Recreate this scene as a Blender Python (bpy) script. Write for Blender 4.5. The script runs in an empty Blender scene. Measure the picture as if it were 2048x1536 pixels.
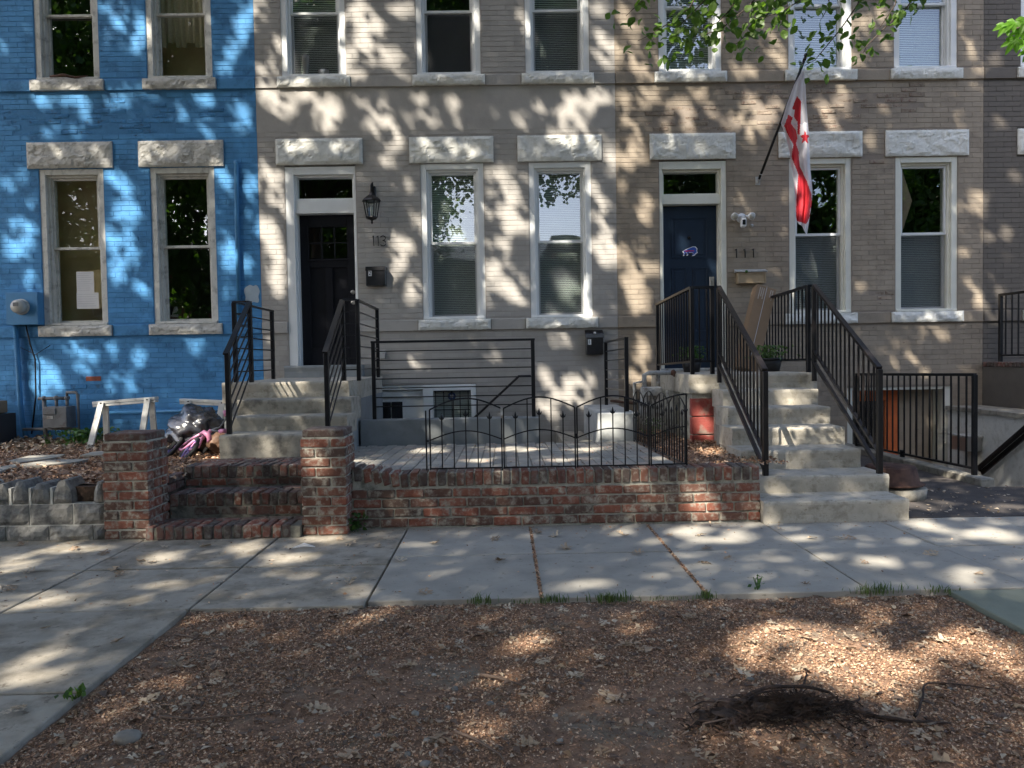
import bpy, bmesh, math, random
import numpy as np
from mathutils import Vector, Matrix, noise

random.seed(7)
rng = np.random.default_rng(11)
S = bpy.context.scene
COL = S.collection

# ------------------------------------------------------------------ camera
EYE = 1.29
FPX = 1500.0                       # focal length in pixels of a 2048 px wide frame
_psi, _pit, _rol = math.radians(.6), math.radians(1.9), .0172
_fw = Vector((math.sin(_psi)*math.cos(_pit), math.cos(_psi)*math.cos(_pit), -math.sin(_pit)))
_r0 = Vector((math.cos(_psi), -math.sin(_psi), 0)); _u0 = _r0.cross(_fw)
CR = _r0*math.cos(_rol) - _u0*math.sin(_rol)
CU = _u0*math.cos(_rol) + _r0*math.sin(_rol)
cam_d = bpy.data.cameras.new("camera"); cam = bpy.data.objects.new("camera", cam_d); COL.objects.link(cam)
cam_d.sensor_width = 36; cam_d.lens = FPX/2048*36; cam_d.clip_end = 600; cam_d.clip_start = .05
m = Matrix((CR, CU, -_fw)).transposed().to_4x4(); m.translation = (0, 0, EYE); cam.matrix_world = m
S.camera = cam

def P(px, py, Y=None, Z=None):
    """photo pixel -> world point on the vertical plane Y or the horizontal plane Z"""
    d = _fw*FPX + CR*(px-1024) + CU*(768-py)
    t = Y/d.y if Y is not None else (Z-EYE)/d.z
    return Vector((0, 0, EYE)) + d*t

# ------------------------------------------------------------------ light
SUN_D = Vector((.75, 1.0, -1.15)).normalized()      # direction the light travels
w = bpy.data.worlds.new("World"); S.world = w; w.use_nodes = True
nt = w.node_tree; nt.nodes.clear()
sky = nt.nodes.new("ShaderNodeTexSky"); sky.sky_type = 'NISHITA'; sky.sun_disc = False
sky.sun_elevation = math.asin(-SUN_D.z); sky.sun_rotation = math.atan2(-SUN_D.x, -SUN_D.y)
sky.air_density = .75; sky.dust_density = 2.4
bgn = nt.nodes.new("ShaderNodeBackground"); bgn.inputs[1].default_value = .15
wo = nt.nodes.new("ShaderNodeOutputWorld")
nt.links.new(sky.outputs[0], bgn.inputs[0]); nt.links.new(bgn.outputs[0], wo.inputs[0])
sd = bpy.data.lights.new("sun", 'SUN'); sd.energy = 4.4; sd.angle = math.radians(.53); sd.color = (1, .93, .82)
sun = bpy.data.objects.new("sun", sd); COL.objects.link(sun)
sun.rotation_euler = SUN_D.to_track_quat('-Z', 'Y').to_euler()
S.view_settings.view_transform = 'Standard'; S.view_settings.look = 'None'
S.view_settings.exposure = 1.72; S.view_settings.gamma = 1; S.view_settings.use_curve_mapping = False
S.render.engine = 'CYCLES'; S.render.filter_size = 1.05
S.cycles.max_bounces = 7; S.cycles.diffuse_bounces = 4; S.cycles.transparent_max_bounces = 8
S.cycles.use_denoising = True; S.cycles.sample_clamp_indirect = 6
S.cycles.caustics_reflective = False; S.cycles.caustics_refractive = False

# ------------------------------------------------------------------ materials
def new_mat(name):
    m = bpy.data.materials.new(name); m.use_nodes = True
    t = m.node_tree; return m, t, t.nodes["Principled BSDF"], t.nodes["Material Output"]

def mat(name, col, rough=.8, var=.12, scale=6, bump=0., bscale=60, rand=0., metal=0., spec=.35, alt=None, alt_amt=.5, alt_scale=3,
        alt_det=6, palette=None, stretch=None, specks=None):
    """Principled with world-space noise in colour and relief; rand = tone change from piece to piece; alt = patches of a second colour"""
    m, t, b, out = new_mat(name); N = t.nodes.new; L = t.links.new
    geo = N("ShaderNodeNewGeometry"); vec = geo.outputs["Position"]
    if stretch:
        mp = N("ShaderNodeMapping"); mp.inputs["Scale"].default_value = stretch; L(vec, mp.inputs[0]); vec = mp.outputs[0]
    oi = N("ShaderNodeObjectInfo"); ad = N("ShaderNodeMath"); ad.operation = 'ADD'
    L(geo.outputs["Random Per Island"], ad.inputs[0]); L(oi.outputs["Random"], ad.inputs[1])
    fr = N("ShaderNodeMath"); fr.operation = 'FRACT'; L(ad.outputs[0], fr.inputs[0]); rnd = fr.outputs[0]
    if palette:
        cr = N("ShaderNodeValToRGB"); cr.color_ramp.interpolation = 'CONSTANT'
        e = cr.color_ramp.elements
        while len(e) < len(palette): e.new(.5)
        for i, c in enumerate(palette): e[i].position = i/len(palette); e[i].color = (*c, 1)
        L(rnd, cr.inputs[0]); colout = cr.outputs[0]
    else:
        rgb = N("ShaderNodeRGB"); rgb.outputs[0].default_value = (*col, 1); colout = rgb.outputs[0]
    if alt:
        nz = N("ShaderNodeTexNoise"); nz.inputs["Scale"].default_value = alt_scale; nz.inputs["Detail"].default_value = alt_det; nz.inputs["Roughness"].default_value = .65
        L(vec, nz.inputs[0])
        mr = N("ShaderNodeMapRange"); c0 = .68-.36*alt_amt
        mr.inputs[1].default_value = c0-.06; mr.inputs[2].default_value = c0+.1; L(nz.outputs[0], mr.inputs[0])
        mx = N("ShaderNodeMix"); mx.data_type = 'RGBA'; L(mr.outputs[0], mx.inputs[0]); L(colout, mx.inputs[6]); mx.inputs[7].default_value = (*alt, 1)
        colout = mx.outputs[2]
    if specks:
        sc_, st_, (lo, hi) = specks; mp2 = N("ShaderNodeMapping"); mp2.inputs["Scale"].default_value = (1, 1, 2.6); L(geo.outputs["Position"], mp2.inputs[0])
        n3 = N("ShaderNodeTexNoise"); n3.inputs["Scale"].default_value = st_; n3.inputs["Detail"].default_value = 9; n3.inputs["Roughness"].default_value = .75; L(mp2.outputs[0], n3.inputs[0])
        m3 = N("ShaderNodeMapRange"); m3.inputs[1].default_value = lo; m3.inputs[2].default_value = hi; L(n3.outputs[0], m3.inputs[0])
        x3 = N("ShaderNodeMix"); x3.data_type = 'RGBA'; L(m3.outputs[0], x3.inputs[0]); L(colout, x3.inputs[6]); x3.inputs[7].default_value = (*sc_, 1); colout = x3.outputs[2]
    nz = N("ShaderNodeTexNoise"); nz.inputs["Scale"].default_value = scale; nz.inputs["Detail"].default_value = 8; nz.inputs["Roughness"].default_value = .6; L(vec, nz.inputs[0])
    mr = N("ShaderNodeMapRange"); mr.inputs[1].default_value = .25; mr.inputs[2].default_value = .75
    mr.inputs[3].default_value = 1-var; mr.inputs[4].default_value = 1+var; L(nz.outputs[0], mr.inputs[0])
    val = mr.outputs[0]
    if rand:
        m2 = N("ShaderNodeMapRange"); m2.inputs[3].default_value = 1-rand; m2.inputs[4].default_value = 1+rand*.7; L(rnd, m2.inputs[0])
        mu = N("ShaderNodeMath"); mu.operation = 'MULTIPLY'; L(val, mu.inputs[0]); L(m2.outputs[0], mu.inputs[1]); val = mu.outputs[0]
    vm = N("ShaderNodeVectorMath"); vm.operation = 'SCALE'; L(colout, vm.inputs[0]); L(val, vm.inputs["Scale"])
    L(vm.outputs[0], b.inputs["Base Color"])
    b.inputs["Roughness"].default_value = rough; b.inputs["Metallic"].default_value = metal
    b.inputs["Specular IOR Level"].default_value = spec
    if bump:
        n2 = N("ShaderNodeTexNoise"); n2.inputs["Scale"].default_value = bscale; n2.inputs["Detail"].default_value = 6; n2.inputs["Roughness"].default_value = .65; L(vec, n2.inputs[0])
        bp = N("ShaderNodeBump"); bp.inputs["Strength"].default_value = bump; bp.inputs["Distance"].default_value = .01; L(n2.outputs[0], bp.inputs["Height"]); L(bp.outputs[0], b.inputs["Normal"])
    return m

def foliage(name, col, trans=.5, var=.35, tint=(1.3, 1.5, .5)):
    m, t, b, out = new_mat(name); N = t.nodes.new; L = t.links.new
    geo = N("ShaderNodeNewGeometry"); mr = N("ShaderNodeMapRange"); mr.inputs[3].default_value = 1-var; mr.inputs[4].default_value = 1+var
    L(geo.outputs["Random Per Island"], mr.inputs[0])
    vm = N("ShaderNodeVectorMath"); vm.operation = 'SCALE'; vm.inputs[0].default_value = col; L(mr.outputs[0], vm.inputs["Scale"])
    L(vm.outputs[0], b.inputs["Base Color"]); b.inputs["Roughness"].default_value = .45; b.inputs["Specular IOR Level"].default_value = .4
    tr = N("ShaderNodeBsdfTranslucent"); v2 = N("ShaderNodeVectorMath"); v2.operation = 'MULTIPLY'; v2.inputs[1].default_value = tint
    L(vm.outputs[0], v2.inputs[0]); L(v2.outputs[0], tr.inputs[0])
    ms = N("ShaderNodeMixShader"); ms.inputs[0].default_value = trans; L(b.outputs[0], ms.inputs[1]); L(tr.outputs[0], ms.inputs[2]); L(ms.outputs[0], out.inputs[0])
    return m

def glassy(name, refl=.2, tint=(.9, .95, .95), rough=.0, wav=.004):
    m, t, b, out = new_mat(name); N = t.nodes.new; L = t.links.new
    g = N("ShaderNodeBsdfGlossy"); g.inputs["Roughness"].default_value = rough
    tr = N("ShaderNodeBsdfTransparent"); tr.inputs[0].default_value = (*tint, 1)
    ms = N("ShaderNodeMixShader"); ms.inputs[0].default_value = refl; L(tr.outputs[0], ms.inputs[1]); L(g.outputs[0], ms.inputs[2]); L(ms.outputs[0], out.inputs[0])
    geo = N("ShaderNodeNewGeometry"); nz = N("ShaderNodeTexNoise"); nz.inputs["Scale"].default_value = 2.5; nz.inputs["Detail"].default_value = 1; L(geo.outputs["Position"], nz.inputs[0])
    bp = N("ShaderNodeBump"); bp.inputs["Strength"].default_value = wav; bp.inputs["Distance"].default_value = .3; L(nz.outputs[0], bp.inputs["Height"]); L(bp.outputs[0], g.inputs["Normal"])
    return m

def screen_mat(name, col, opac):
    m, t, b, out = new_mat(name); N = t.nodes.new; L = t.links.new
    d = N("ShaderNodeBsdfDiffuse"); d.inputs[0].default_value = (*col, 1)
    tr = N("ShaderNodeBsdfTransparent"); ms = N("ShaderNodeMixShader"); ms.inputs[0].default_value = opac
    L(tr.outputs[0], ms.inputs[1]); L(d.outputs[0], ms.inputs[2]); L(ms.outputs[0], out.inputs[0]); return m

M = dict(
 blue=mat("blue_paint", (.075, .265, .52), .75, .14, 5, .35, 70, rand=.09, alt=(.042, .16, .33), alt_amt=.3, alt_scale=4.5, specks=((.03, .05, .07), 5, (.665, .70))),
 blue_m=mat("blue_joint", (.058, .205, .41), .8, .12, 20, .3, 90),
 grey=mat("grey_paint", (.40, .375, .34), .7, .07, 4, .35, 70, rand=.06, alt=(.34, .32, .29), alt_amt=.3, alt_scale=3, specks=((.2, .18, .15), 5, (.67, .72))),
 grey_m=mat("grey_joint", (.345, .32, .29), .8, .1, 20, .3, 90),
 grey_s=mat("grey_render", (.395, .37, .335), .75, .07, 3, .45, 22, alt=(.35, .33, .30), alt_amt=.35, alt_scale=2.5),
 tan=mat("tan_paint", (.32, .265, .20), .72, .10, 5, .4, 70, rand=.08, alt=(.25, .205, .155), alt_amt=.32, alt_scale=3.4, specks=((.11, .08, .06), 6, (.635, .69))),
 tan_m=mat("tan_joint", (.255, .212, .17), .85, .1, 20, .3, 90),
 tan_r=mat("chipped_tan", (.29, .235, .18), .9, .2, 14, .9, 45, rand=.2, alt=(.17, .105, .08), alt_amt=.3, alt_scale=16),
 blue_r=mat("chipped_blue", (.052, .21, .44), .8, .15, 14, .9, 45, rand=.15, alt=(.04, .10, .17), alt_amt=.3, alt_scale=14),
 dark=mat("dark_taupe_paint", (.135, .118, .10), .75, .1, 5, .35, 70, rand=.06),
 dark_m=mat("dark_joint", (.08, .07, .06), .85, .1, 20, .3, 90),
 stone_g=mat("grey_stone", (.53, .515, .47), .9, .16, 16, .4, 50, alt=(.30, .29, .255), alt_amt=.28, alt_scale=13),
 stone_w=mat("white_painted_stone", (.70, .695, .64), .85, .08, 14, .3, 50, alt=(.56, .55, .49), alt_amt=.28, alt_scale=12),
 white=mat("white_trim", (.78, .79, .77), .5, .06, 4, .08, 50),
 whiteg=mat("weathered_white_trim", (.60, .59, .54), .6, .15, 7, .15, 50, alt=(.34, .33, .30), alt_amt=.25, alt_scale=8),
 cream=mat("cream_trim", (.70, .69, .60), .5, .08, 4, .08, 50),
 vinyl=mat("white_vinyl", (.72, .73, .72), .4, .03, 4),
 iron=mat("black_iron", (.0075, .0075, .009), .34, .25, 25, .12, 90, spec=.32),
 iron_b=mat("brown_black_iron", (.013, .0105, .010), .36, .3, 18, .15, 90, spec=.38),
 rust=mat("rusty_iron", (.105, .055, .036), .85, .35, 14, .5, 60, alt=(.06, .03, .022), alt_amt=.45, alt_scale=9),
 black=mat("black_gloss", (.012, .012, .014), .25, .1, 20, spec=.6),
 doorblk=mat("black_door_paint", (.0085, .009, .013), .5, .2, 8, .05, 60, spec=.2),
 doorblue=mat("navy_door_paint", (.011, .025, .050), .45, .12, 8, .05, 60, spec=.3),
 orange=mat("orange_door_paint", (.62, .16, .05), .5, .15, 8),
 conc=mat("weathered_concrete", (.34, .315, .26), .9, .2, 12, .4, 80, alt=(.19, .175, .145), alt_amt=.38, alt_scale=9, alt_det=9),
 conc_s=mat("stained_concrete", (.45, .41, .335), .9, .18, 9, .35, 80, alt=(.29, .26, .20), alt_amt=.28, alt_scale=12, alt_det=10, specks=((.22, .19, .145), 18, (.59, .67))),
 conc_p=mat("grey_painted_concrete", (.235, .25, .25), .7, .1, 5, .3, 60, alt=(.19, .20, .20), alt_amt=.35, alt_scale=3),
 walk_new=mat("new_concrete", (.36, .335, .285), .88, .12, 9, .22, 160, rand=.07, alt=(.285, .265, .225), alt_amt=.42, alt_scale=4.5, alt_det=10, specks=((.19, .17, .135), 16, (.585, .66))),
 walk_old=mat("old_concrete", (.37, .33, .265), .92, .18, 9, .3, 120, rand=.11, alt=(.235, .205, .155), alt_amt=.46, alt_scale=4.2, alt_det=10, specks=((.16, .13, .095), 13, (.575, .65))),
 walk_grn=mat("greenish_concrete", (.22, .235, .18), .92, .14, 4, .3, 120, alt=(.16, .17, .13), alt_amt=.4, alt_scale=2),
 brick=mat("red_brick", (.2, .07, .05), .9, .28, 22, .7, 70, rand=.12, palette=[(.225, .085, .056), (.18, .078, .052), (.26, .10, .064), (.135, .072, .052), (.205, .088, .058), (.115, .072, .055), (.24, .085, .054), (.165, .082, .058)], alt=(.29, .26, .21), alt_amt=.40, alt_scale=22),
 brickd=mat("dark_brick", (.1, .05, .04), .9, .28, 22, .7, 70, rand=.12, palette=[(.125, .07, .055), (.09, .062, .052), (.165, .072, .055), (.105, .068, .056), (.19, .08, .06), (.085, .064, .055), (.145, .075, .058)], alt=(.18, .165, .14), alt_amt=.42, alt_scale=20),
 mortar=mat("mortar", (.40, .385, .32), .95, .22, 25, .6, 90, alt=(.16, .16, .13), alt_amt=.35, alt_scale=9),
 mortard=mat("dark_mortar", (.20, .19, .155), .95, .22, 25, .6, 90, alt=(.08, .08, .065), alt_amt=.45, alt_scale=9),
 redp=mat("red_painted_block", (.33, .075, .06), .8, .2, 10, .5, 60, alt=(.34, .25, .2), alt_amt=.35, alt_scale=6),
 paver=mat("grey_paver", (.29, .275, .24), .92, .15, 14, .5, 90, rand=.13, palette=[(.37, .35, .30), (.32, .30, .26), (.39, .36, .30), (.34, .31, .26), (.38, .32, .26)]),
 sand=mat("dark_joint_sand", (.10, .09, .07), .95, .3, 30, .5, 90),
 granite=mat("grey_granite", (.27, .26, .235), .9, .3, 22, .9, 40, rand=.25, alt=(.15, .145, .135), alt_amt=.4, alt_scale=18),
 wmortar=mat("white_mortar", (.55, .54, .49), .95, .15, 25, .5, 90),
 soil=mat("soil", (.10, .075, .052), .97, .35, 14, .9, 50, alt=(.05, .038, .028), alt_amt=.45, alt_scale=6),
 mulch=mat("mulch_ground", (.25, .155, .10), .97, .35, 30, 1., 60, alt=(.225, .19, .14), alt_amt=.3, alt_scale=2.2),
 chips=mat("wood_chips", (.2, .13, .08), .9, .12, 40, palette=[(.44, .255, .15), (.29, .165, .10), (.54, .35, .22), (.15, .09, .06), (.38, .22, .135), (.66, .49, .34), (.23, .135, .088), (.48, .29, .175)], rand=.25),
 dleaf=mat("dry_oak_leaf", (.36, .28, .19), .8, .2, 50, .3, 90, palette=[(.38, .285, .19), (.46, .36, .25), (.28, .195, .125), (.50, .41, .30), (.34, .25, .17)], rand=.15),
 asphalt=mat("dark_asphalt", (.075, .065, .058), .93, .25, 8, .6, 140, alt=(.12, .10, .085), alt_amt=.3, alt_scale=3),
 road=mat("road_asphalt", (.05, .05, .05), .93, .2, 8, .5, 140),
 ground=mat("ground_dirt", (.09, .08, .055), .97, .3, 3, .5, 30),
 pipe_g=mat("grey_metal_paint", (.16, .165, .165), .6, .2, 12, .3, 60, alt=(.10, .08, .07), alt_amt=.2, alt_scale=10),
 pipe_w=mat("pale_grey_metal", (.42, .42, .40), .6, .25, 12, .3, 60, alt=(.2, .17, .14), alt_amt=.35, alt_scale=10),
 blue_box=mat("blue_painted_metal", (.06, .22, .42), .5, .12, 8, .1, 60),
 meterglass=mat("meter_cover", (.42, .42, .38), .25, .1, 10, spec=.7),
 bag=mat("black_plastic_bag", (.03, .03, .036), .27, .2, 8, .5, 18, spec=.9),
 brownbag=mat("brown_bag", (.16, .09, .055), .6, .3, 10, .5, 30),
 pink=mat("pink_plastic", (.62, .24, .38), .4, .08, 10, spec=.5),
 purple=mat("purple_plastic", (.09, .07, .2), .4, .1, 10),
 rubber=mat("black_rubber", (.02, .02, .02), .7, .1, 20),
 card=mat("cardboard", (.25, .17, .105), .85, .08, 8, .15, 60),
 cardp=mat("card_print", (.42, .36, .30), .8, .3, 60),
 pot=mat("black_pot", (.02, .02, .021), .5, .2, 10),
 steel=mat("brushed_metal", (.45, .43, .40), .35, .1, 20, metal=.9),
 tanmetal=mat("tan_metal", (.36, .27, .17), .45, .1, 20, metal=.3),
 whitepl=mat("white_plastic", (.75, .75, .74), .35, .03, 5),
 red=mat("red_cloth", (.55, .035, .045), .8, .08, 6, .1, 300),
 wcloth=mat("white_cloth", (.72, .70, .74), .8, .05, 6, .1, 300),
 paper=mat("paper", (.70, .70, .70), .8, .05, 6),
 ink=mat("grey_print", (.5, .5, .52), .8, .1, 6),
 labw=mat("white_label", (.8, .8, .8), .5, .02, 5),
 logob=mat("logo_blue", (.03, .09, .42), .5, .02, 5), logor=mat("logo_red", (.6, .02, .04), .5, .02, 5),
 stick=mat("sticker_blue", (.01, .03, .10), .4, .02, 5),
 wallpaint=mat("ochre_interior", (.78, .58, .30), .8, .1, 3),
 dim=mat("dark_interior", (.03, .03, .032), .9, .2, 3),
 blind=mat("pale_blind", (.66, .70, .62), .6, .05, 3),
 blindd=mat("grey_blind", (.42, .45, .42), .6, .05, 3),
 lace=mat("cream_curtain", (.50, .43, .30), .9, .15, 40),
 bark=mat("bark", (.085, .065, .05), .95, .35, 12, 1., 30, stretch=(1, 1, .25)),
 root=mat("dark_root", (.05, .034, .025), .95, .4, 20, 1., 40, alt=(.14, .085, .06), alt_amt=.3, alt_scale=12),
 twig=mat("grey_twig", (.15, .105, .078), .9, .25, 20, .5, 60),
 pebble=mat("pebble", (.26, .24, .205), .85, .2, 20, .3, 60, rand=.4),
 leaf=foliage("tree_leaf", (.055, .115, .022), .45), leafb=foliage("fresh_leaf", (.085, .145, .03), .5),
 leafm=foliage("bright_maple_leaf", (.12, .27, .025), .55, .2), grass=foliage("grass_blade", (.085, .125, .035), .3),
 weed=foliage("weed_leaf", (.055, .12, .03), .35), petal=foliage("grey_green_leaf", (.10, .16, .06), .4),
 glass=glassy("window_glass", .21), glassd=glassy("window_glass_dark", .10), glass_s=glassy("window_glass_behind_screen", .07, rough=.03),
 screen=screen_mat("insect_screen", (.09, .095, .10), .42),
 blockgrey=mat('pale_grey_paint', (.46, .47, .45), .8, .1, 6, .3, 60, alt=(.33, .34, .33), alt_amt=.35, alt_scale=5),
 farbrick=mat("far_brick", (.22, .11, .08), .9, .15, 5), farroof=mat("far_roof", (.10, .10, .11), .9, .1, 5),
 bulb=mat("bulb_glass", (.55, .52, .45), .2, .05, 5, spec=.7),
 patchw=mat("pale_paint_patch", (.42, .50, .56), .7, .1, 10),
 redbrick_e=mat("exposed_red_brick", (.26, .085, .055), .95, .3, 20, .8, 50),
)

M['wcloth'] = foliage('white_cloth', (.80, .78, .82), .35, .0, (1, 1, 1)); M['red'] = foliage('red_cloth', (.60, .035, .05), .3, .0, (1, 1, 1))
# ------------------------------------------------------------------ mesh helpers
def tag(o, label=None, cat=None, group=None, kind=None):
    if label: o['label'] = label
    if cat: o['category'] = cat
    if group: o['group'] = group
    if kind: o['kind'] = kind
    return o

def empty(name, loc, label, cat, group=None):
    o = bpy.data.objects.new(name, None); COL.objects.link(o); o.location = loc; o.empty_display_size = .1
    bpy.context.view_layer.update
    return tag(o, label, cat, group)

def link(name, me, parent=None, loc=None):
    o = bpy.data.objects.new(name, me); COL.objects.link(o)
    if loc is not None: o.location = loc
    if parent is not None:
        o.parent = parent
        o.matrix_parent_inverse = Matrix.Translation(world_loc(parent)).inverted()
    return o

def world_loc(o):
    # every parent in this scene is only translated, and children carry the inverse of that
    return PLOC.get(o.name, Vector(o.location))
PLOC = {}

class MB:
    def __init__(s): s.v = []; s.f = []; s.mi = []; s.cur = 0
    def face(s, pts, mi=None):
        n = len(s.v); s.v += [tuple(p) for p in pts]; s.f.append(tuple(range(n, n+len(pts)))); s.mi.append(s.cur if mi is None else mi)
    def hexa(s, c, mi=None):
        """8 corners: bottom 4 ccw, top 4"""
        n = len(s.v); s.v += [tuple(p) for p in c]
        for f in ((3, 2, 1, 0), (4, 5, 6, 7), (0, 1, 5, 4), (1, 2, 6, 5), (2, 3, 7, 6), (3, 0, 4, 7)):
            s.f.append(tuple(n+i for i in f)); s.mi.append(s.cur if mi is None else mi)
    def box(s, x0, x1, y0, y1, z0, z1, mi=None):
        s.hexa([(x0, y0, z0), (x1, y0, z0), (x1, y1, z0), (x0, y1, z0), (x0, y0, z1), (x1, y0, z1), (x1, y1, z1), (x0, y1, z1)], mi)
    def cham(s, x0, x1, y0, y1, z0, z1, b=.004, j=.0, mi=None, bx=None):
        bx = b if bx is None else bx
        """box with chamfered edges (three rings)"""
        R = lambda: random.uniform(-j, j)
        n = len(s.v); rings = []
        for (yy, ins) in ((y1, 0), (y0+b, 0), (y0, b)):
            r = []
            ix = ins*bx/b
            for (x, z) in ((x0+ix, z0+ins), (x1-ix, z0+ins), (x1-ix, z1-ins), (x0+ix, z1-ins)):
                s.v.append((x+R(), yy+R(), z+R())); r.append(len(s.v)-1)
            rings.append(r)
        for a, b2 in zip(rings, rings[1:]):
            for i in range(4):
                k = (i+1) % 4; s.f.append((a[i], b2[i], b2[k], a[k])); s.mi.append(s.cur if mi is None else mi)
        s.f.append(tuple(reversed(rings[2]))[::-1]); s.mi.append(s.cur if mi is None else mi)
        s.f.append(tuple(rings[0])[::-1]); s.mi.append(s.cur if mi is None else mi)
    def bar(s, p, q, w, h=None, mi=None, up=(0, 0, 1)):
        p, q = Vector(p), Vector(q); h = h or w; d = (q-p).normalized(); up = Vector(up)
        if abs(d.dot(up)) > .98: up = Vector((0, 1, 0))
        a = d.cross(up).normalized()*w/2; b = a.cross(d).normalized()*h/2
        s.hexa([p-a-b, p+a-b, q+a-b, q-a-b, p-a+b, p+a+b, q+a+b, q-a+b], mi)
    def tube(s, pts, r, n=8, mi=None, cap=True):
        pts = [Vector(p) for p in pts]; rs = r if isinstance(r, (list, tuple)) else [r]*len(pts)
        prev = None; rings = []
        for i, p in enumerate(pts):
            d = (pts[min(i+1, len(pts)-1)]-pts[max(i-1, 0)]).normalized()
            if prev is None: a = d.orthogonal().normalized()
            else:
                a = prev-d*prev.dot(d); a = a.normalized() if a.length > 1e-6 else d.orthogonal().normalized()
            prev = a; b = d.cross(a); ring = []
            for k in range(n):
                t = 2*math.pi*k/n; s.v.append(tuple(p+(a*math.cos(t)+b*math.sin(t))*rs[i])); ring.append(len(s.v)-1)
            rings.append(ring)
        m_ = s.cur if mi is None else mi
        for a_, b_ in zip(rings, rings[1:]):
            for k in range(n): s.f.append((a_[k], a_[(k+1) % n], b_[(k+1) % n], b_[k])); s.mi.append(m_)
        if cap: s.f.append(tuple(reversed(rings[0]))); s.mi.append(m_); s.f.append(tuple(rings[-1])); s.mi.append(m_)
    def lathe(s, c, prof, n=20, mi=None):
        """profile [(r, z)] about the vertical axis at c"""
        s.tube([Vector(c)+Vector((0, 0, z)) for r, z in prof], [max(r, 1e-4) for r, z in prof], n, mi)
    def ico(s, c, r, sub=2, disp=None, mi=None):
        bm = bmesh.new(); bmesh.ops.create_icosphere(bm, subdivisions=sub, radius=1)
        n = len(s.v); rr = Vector(r) if not isinstance(r, (int, float)) else Vector((r, r, r))
        for v in bm.verts:
            k = 1+(disp(v.co) if disp else 0); s.v.append((c[0]+v.co.x*rr.x*k, c[1]+v.co.y*rr.y*k, c[2]+v.co.z*rr.z*k))
        for f in bm.faces: s.f.append(tuple(n+v.index for v in f.verts)); s.mi.append(s.cur if mi is None else mi)
        bm.free()
    def build(s, name, mats, parent=None, smooth=False, loc=None, kind=None):
        if not isinstance(mats, (list, tuple)): mats = [mats]
        me = bpy.data.meshes.new(name); me.from_pydata(s.v, [], s.f)
        for m_ in mats: me.materials.append(m_)
        if len(mats) > 1: me.polygons.foreach_set("material_index", s.mi)
        if smooth: me.polygons.foreach_set("use_smooth", [True]*len(s.f))
        me.update()
        o = link(name, me, parent, loc)
        if kind: o['kind'] = kind
        return o

def bevel(o, w=.003, seg=1):
    md = o.modifiers.new("bevel", 'BEVEL'); md.width = w; md.segments = seg; md.limit_method = 'ANGLE'; return o

def one(name, mats, parent=None, fn='box', *a, bev=0, smooth=False, **k):
    mb = MB(); getattr(mb, fn)(*a, **k); o = mb.build(name, mats, parent, smooth)
    if bev: bevel(o, bev)
    return o

def fast_mesh(name, V, Fq, m, parent=None, smooth=False):
    """numpy quads"""
    me = bpy.data.meshes.new(name); n = len(Fq); k = Fq.shape[1]
    me.vertices.add(len(V)); me.vertices.foreach_set("co", V.astype(np.float32).ravel())
    me.loops.add(n*k); me.loops.foreach_set("vertex_index", Fq.astype(np.int32).ravel())
    me.polygons.add(n); me.polygons.foreach_set("loop_start", np.arange(0, n*k, k, dtype=np.int32))
    me.polygons.foreach_set("loop_total", np.full(n, k, dtype=np.int32))
    me.materials.append(m); me.update(calc_edges=True); me.validate()
    return link(name, me, parent)

def leaf_quads(C, size, flat=0., aspect=.62, curl=.12):
    """diamond leaves at C with random facing; flat=1 keeps them lying"""
    n = len(C); a = rng.normal(size=(n, 3)); a[:, 2] *= (1-flat); a /= np.linalg.norm(a, axis=1)[:, None]
    b = rng.normal(size=(n, 3)); b[:, 2] *= (1-flat); b -= a*np.sum(a*b, axis=1)[:, None]; b /= np.linalg.norm(b, axis=1)[:, None]
    s = (size if np.ndim(size) else np.full(n, size))*rng.uniform(.7, 1.3, n)
    c = np.cross(a, b); h = s[:, None]
    V = np.stack([C-a*h*.5, C+b*h*.5*aspect+c*h*curl+a*h*.05, C+a*h*.5, C-b*h*.5*aspect+c*h*curl+a*h*.05], axis=1).reshape(-1, 3)
    return V, np.arange(4*n).reshape(-1, 4)

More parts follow.
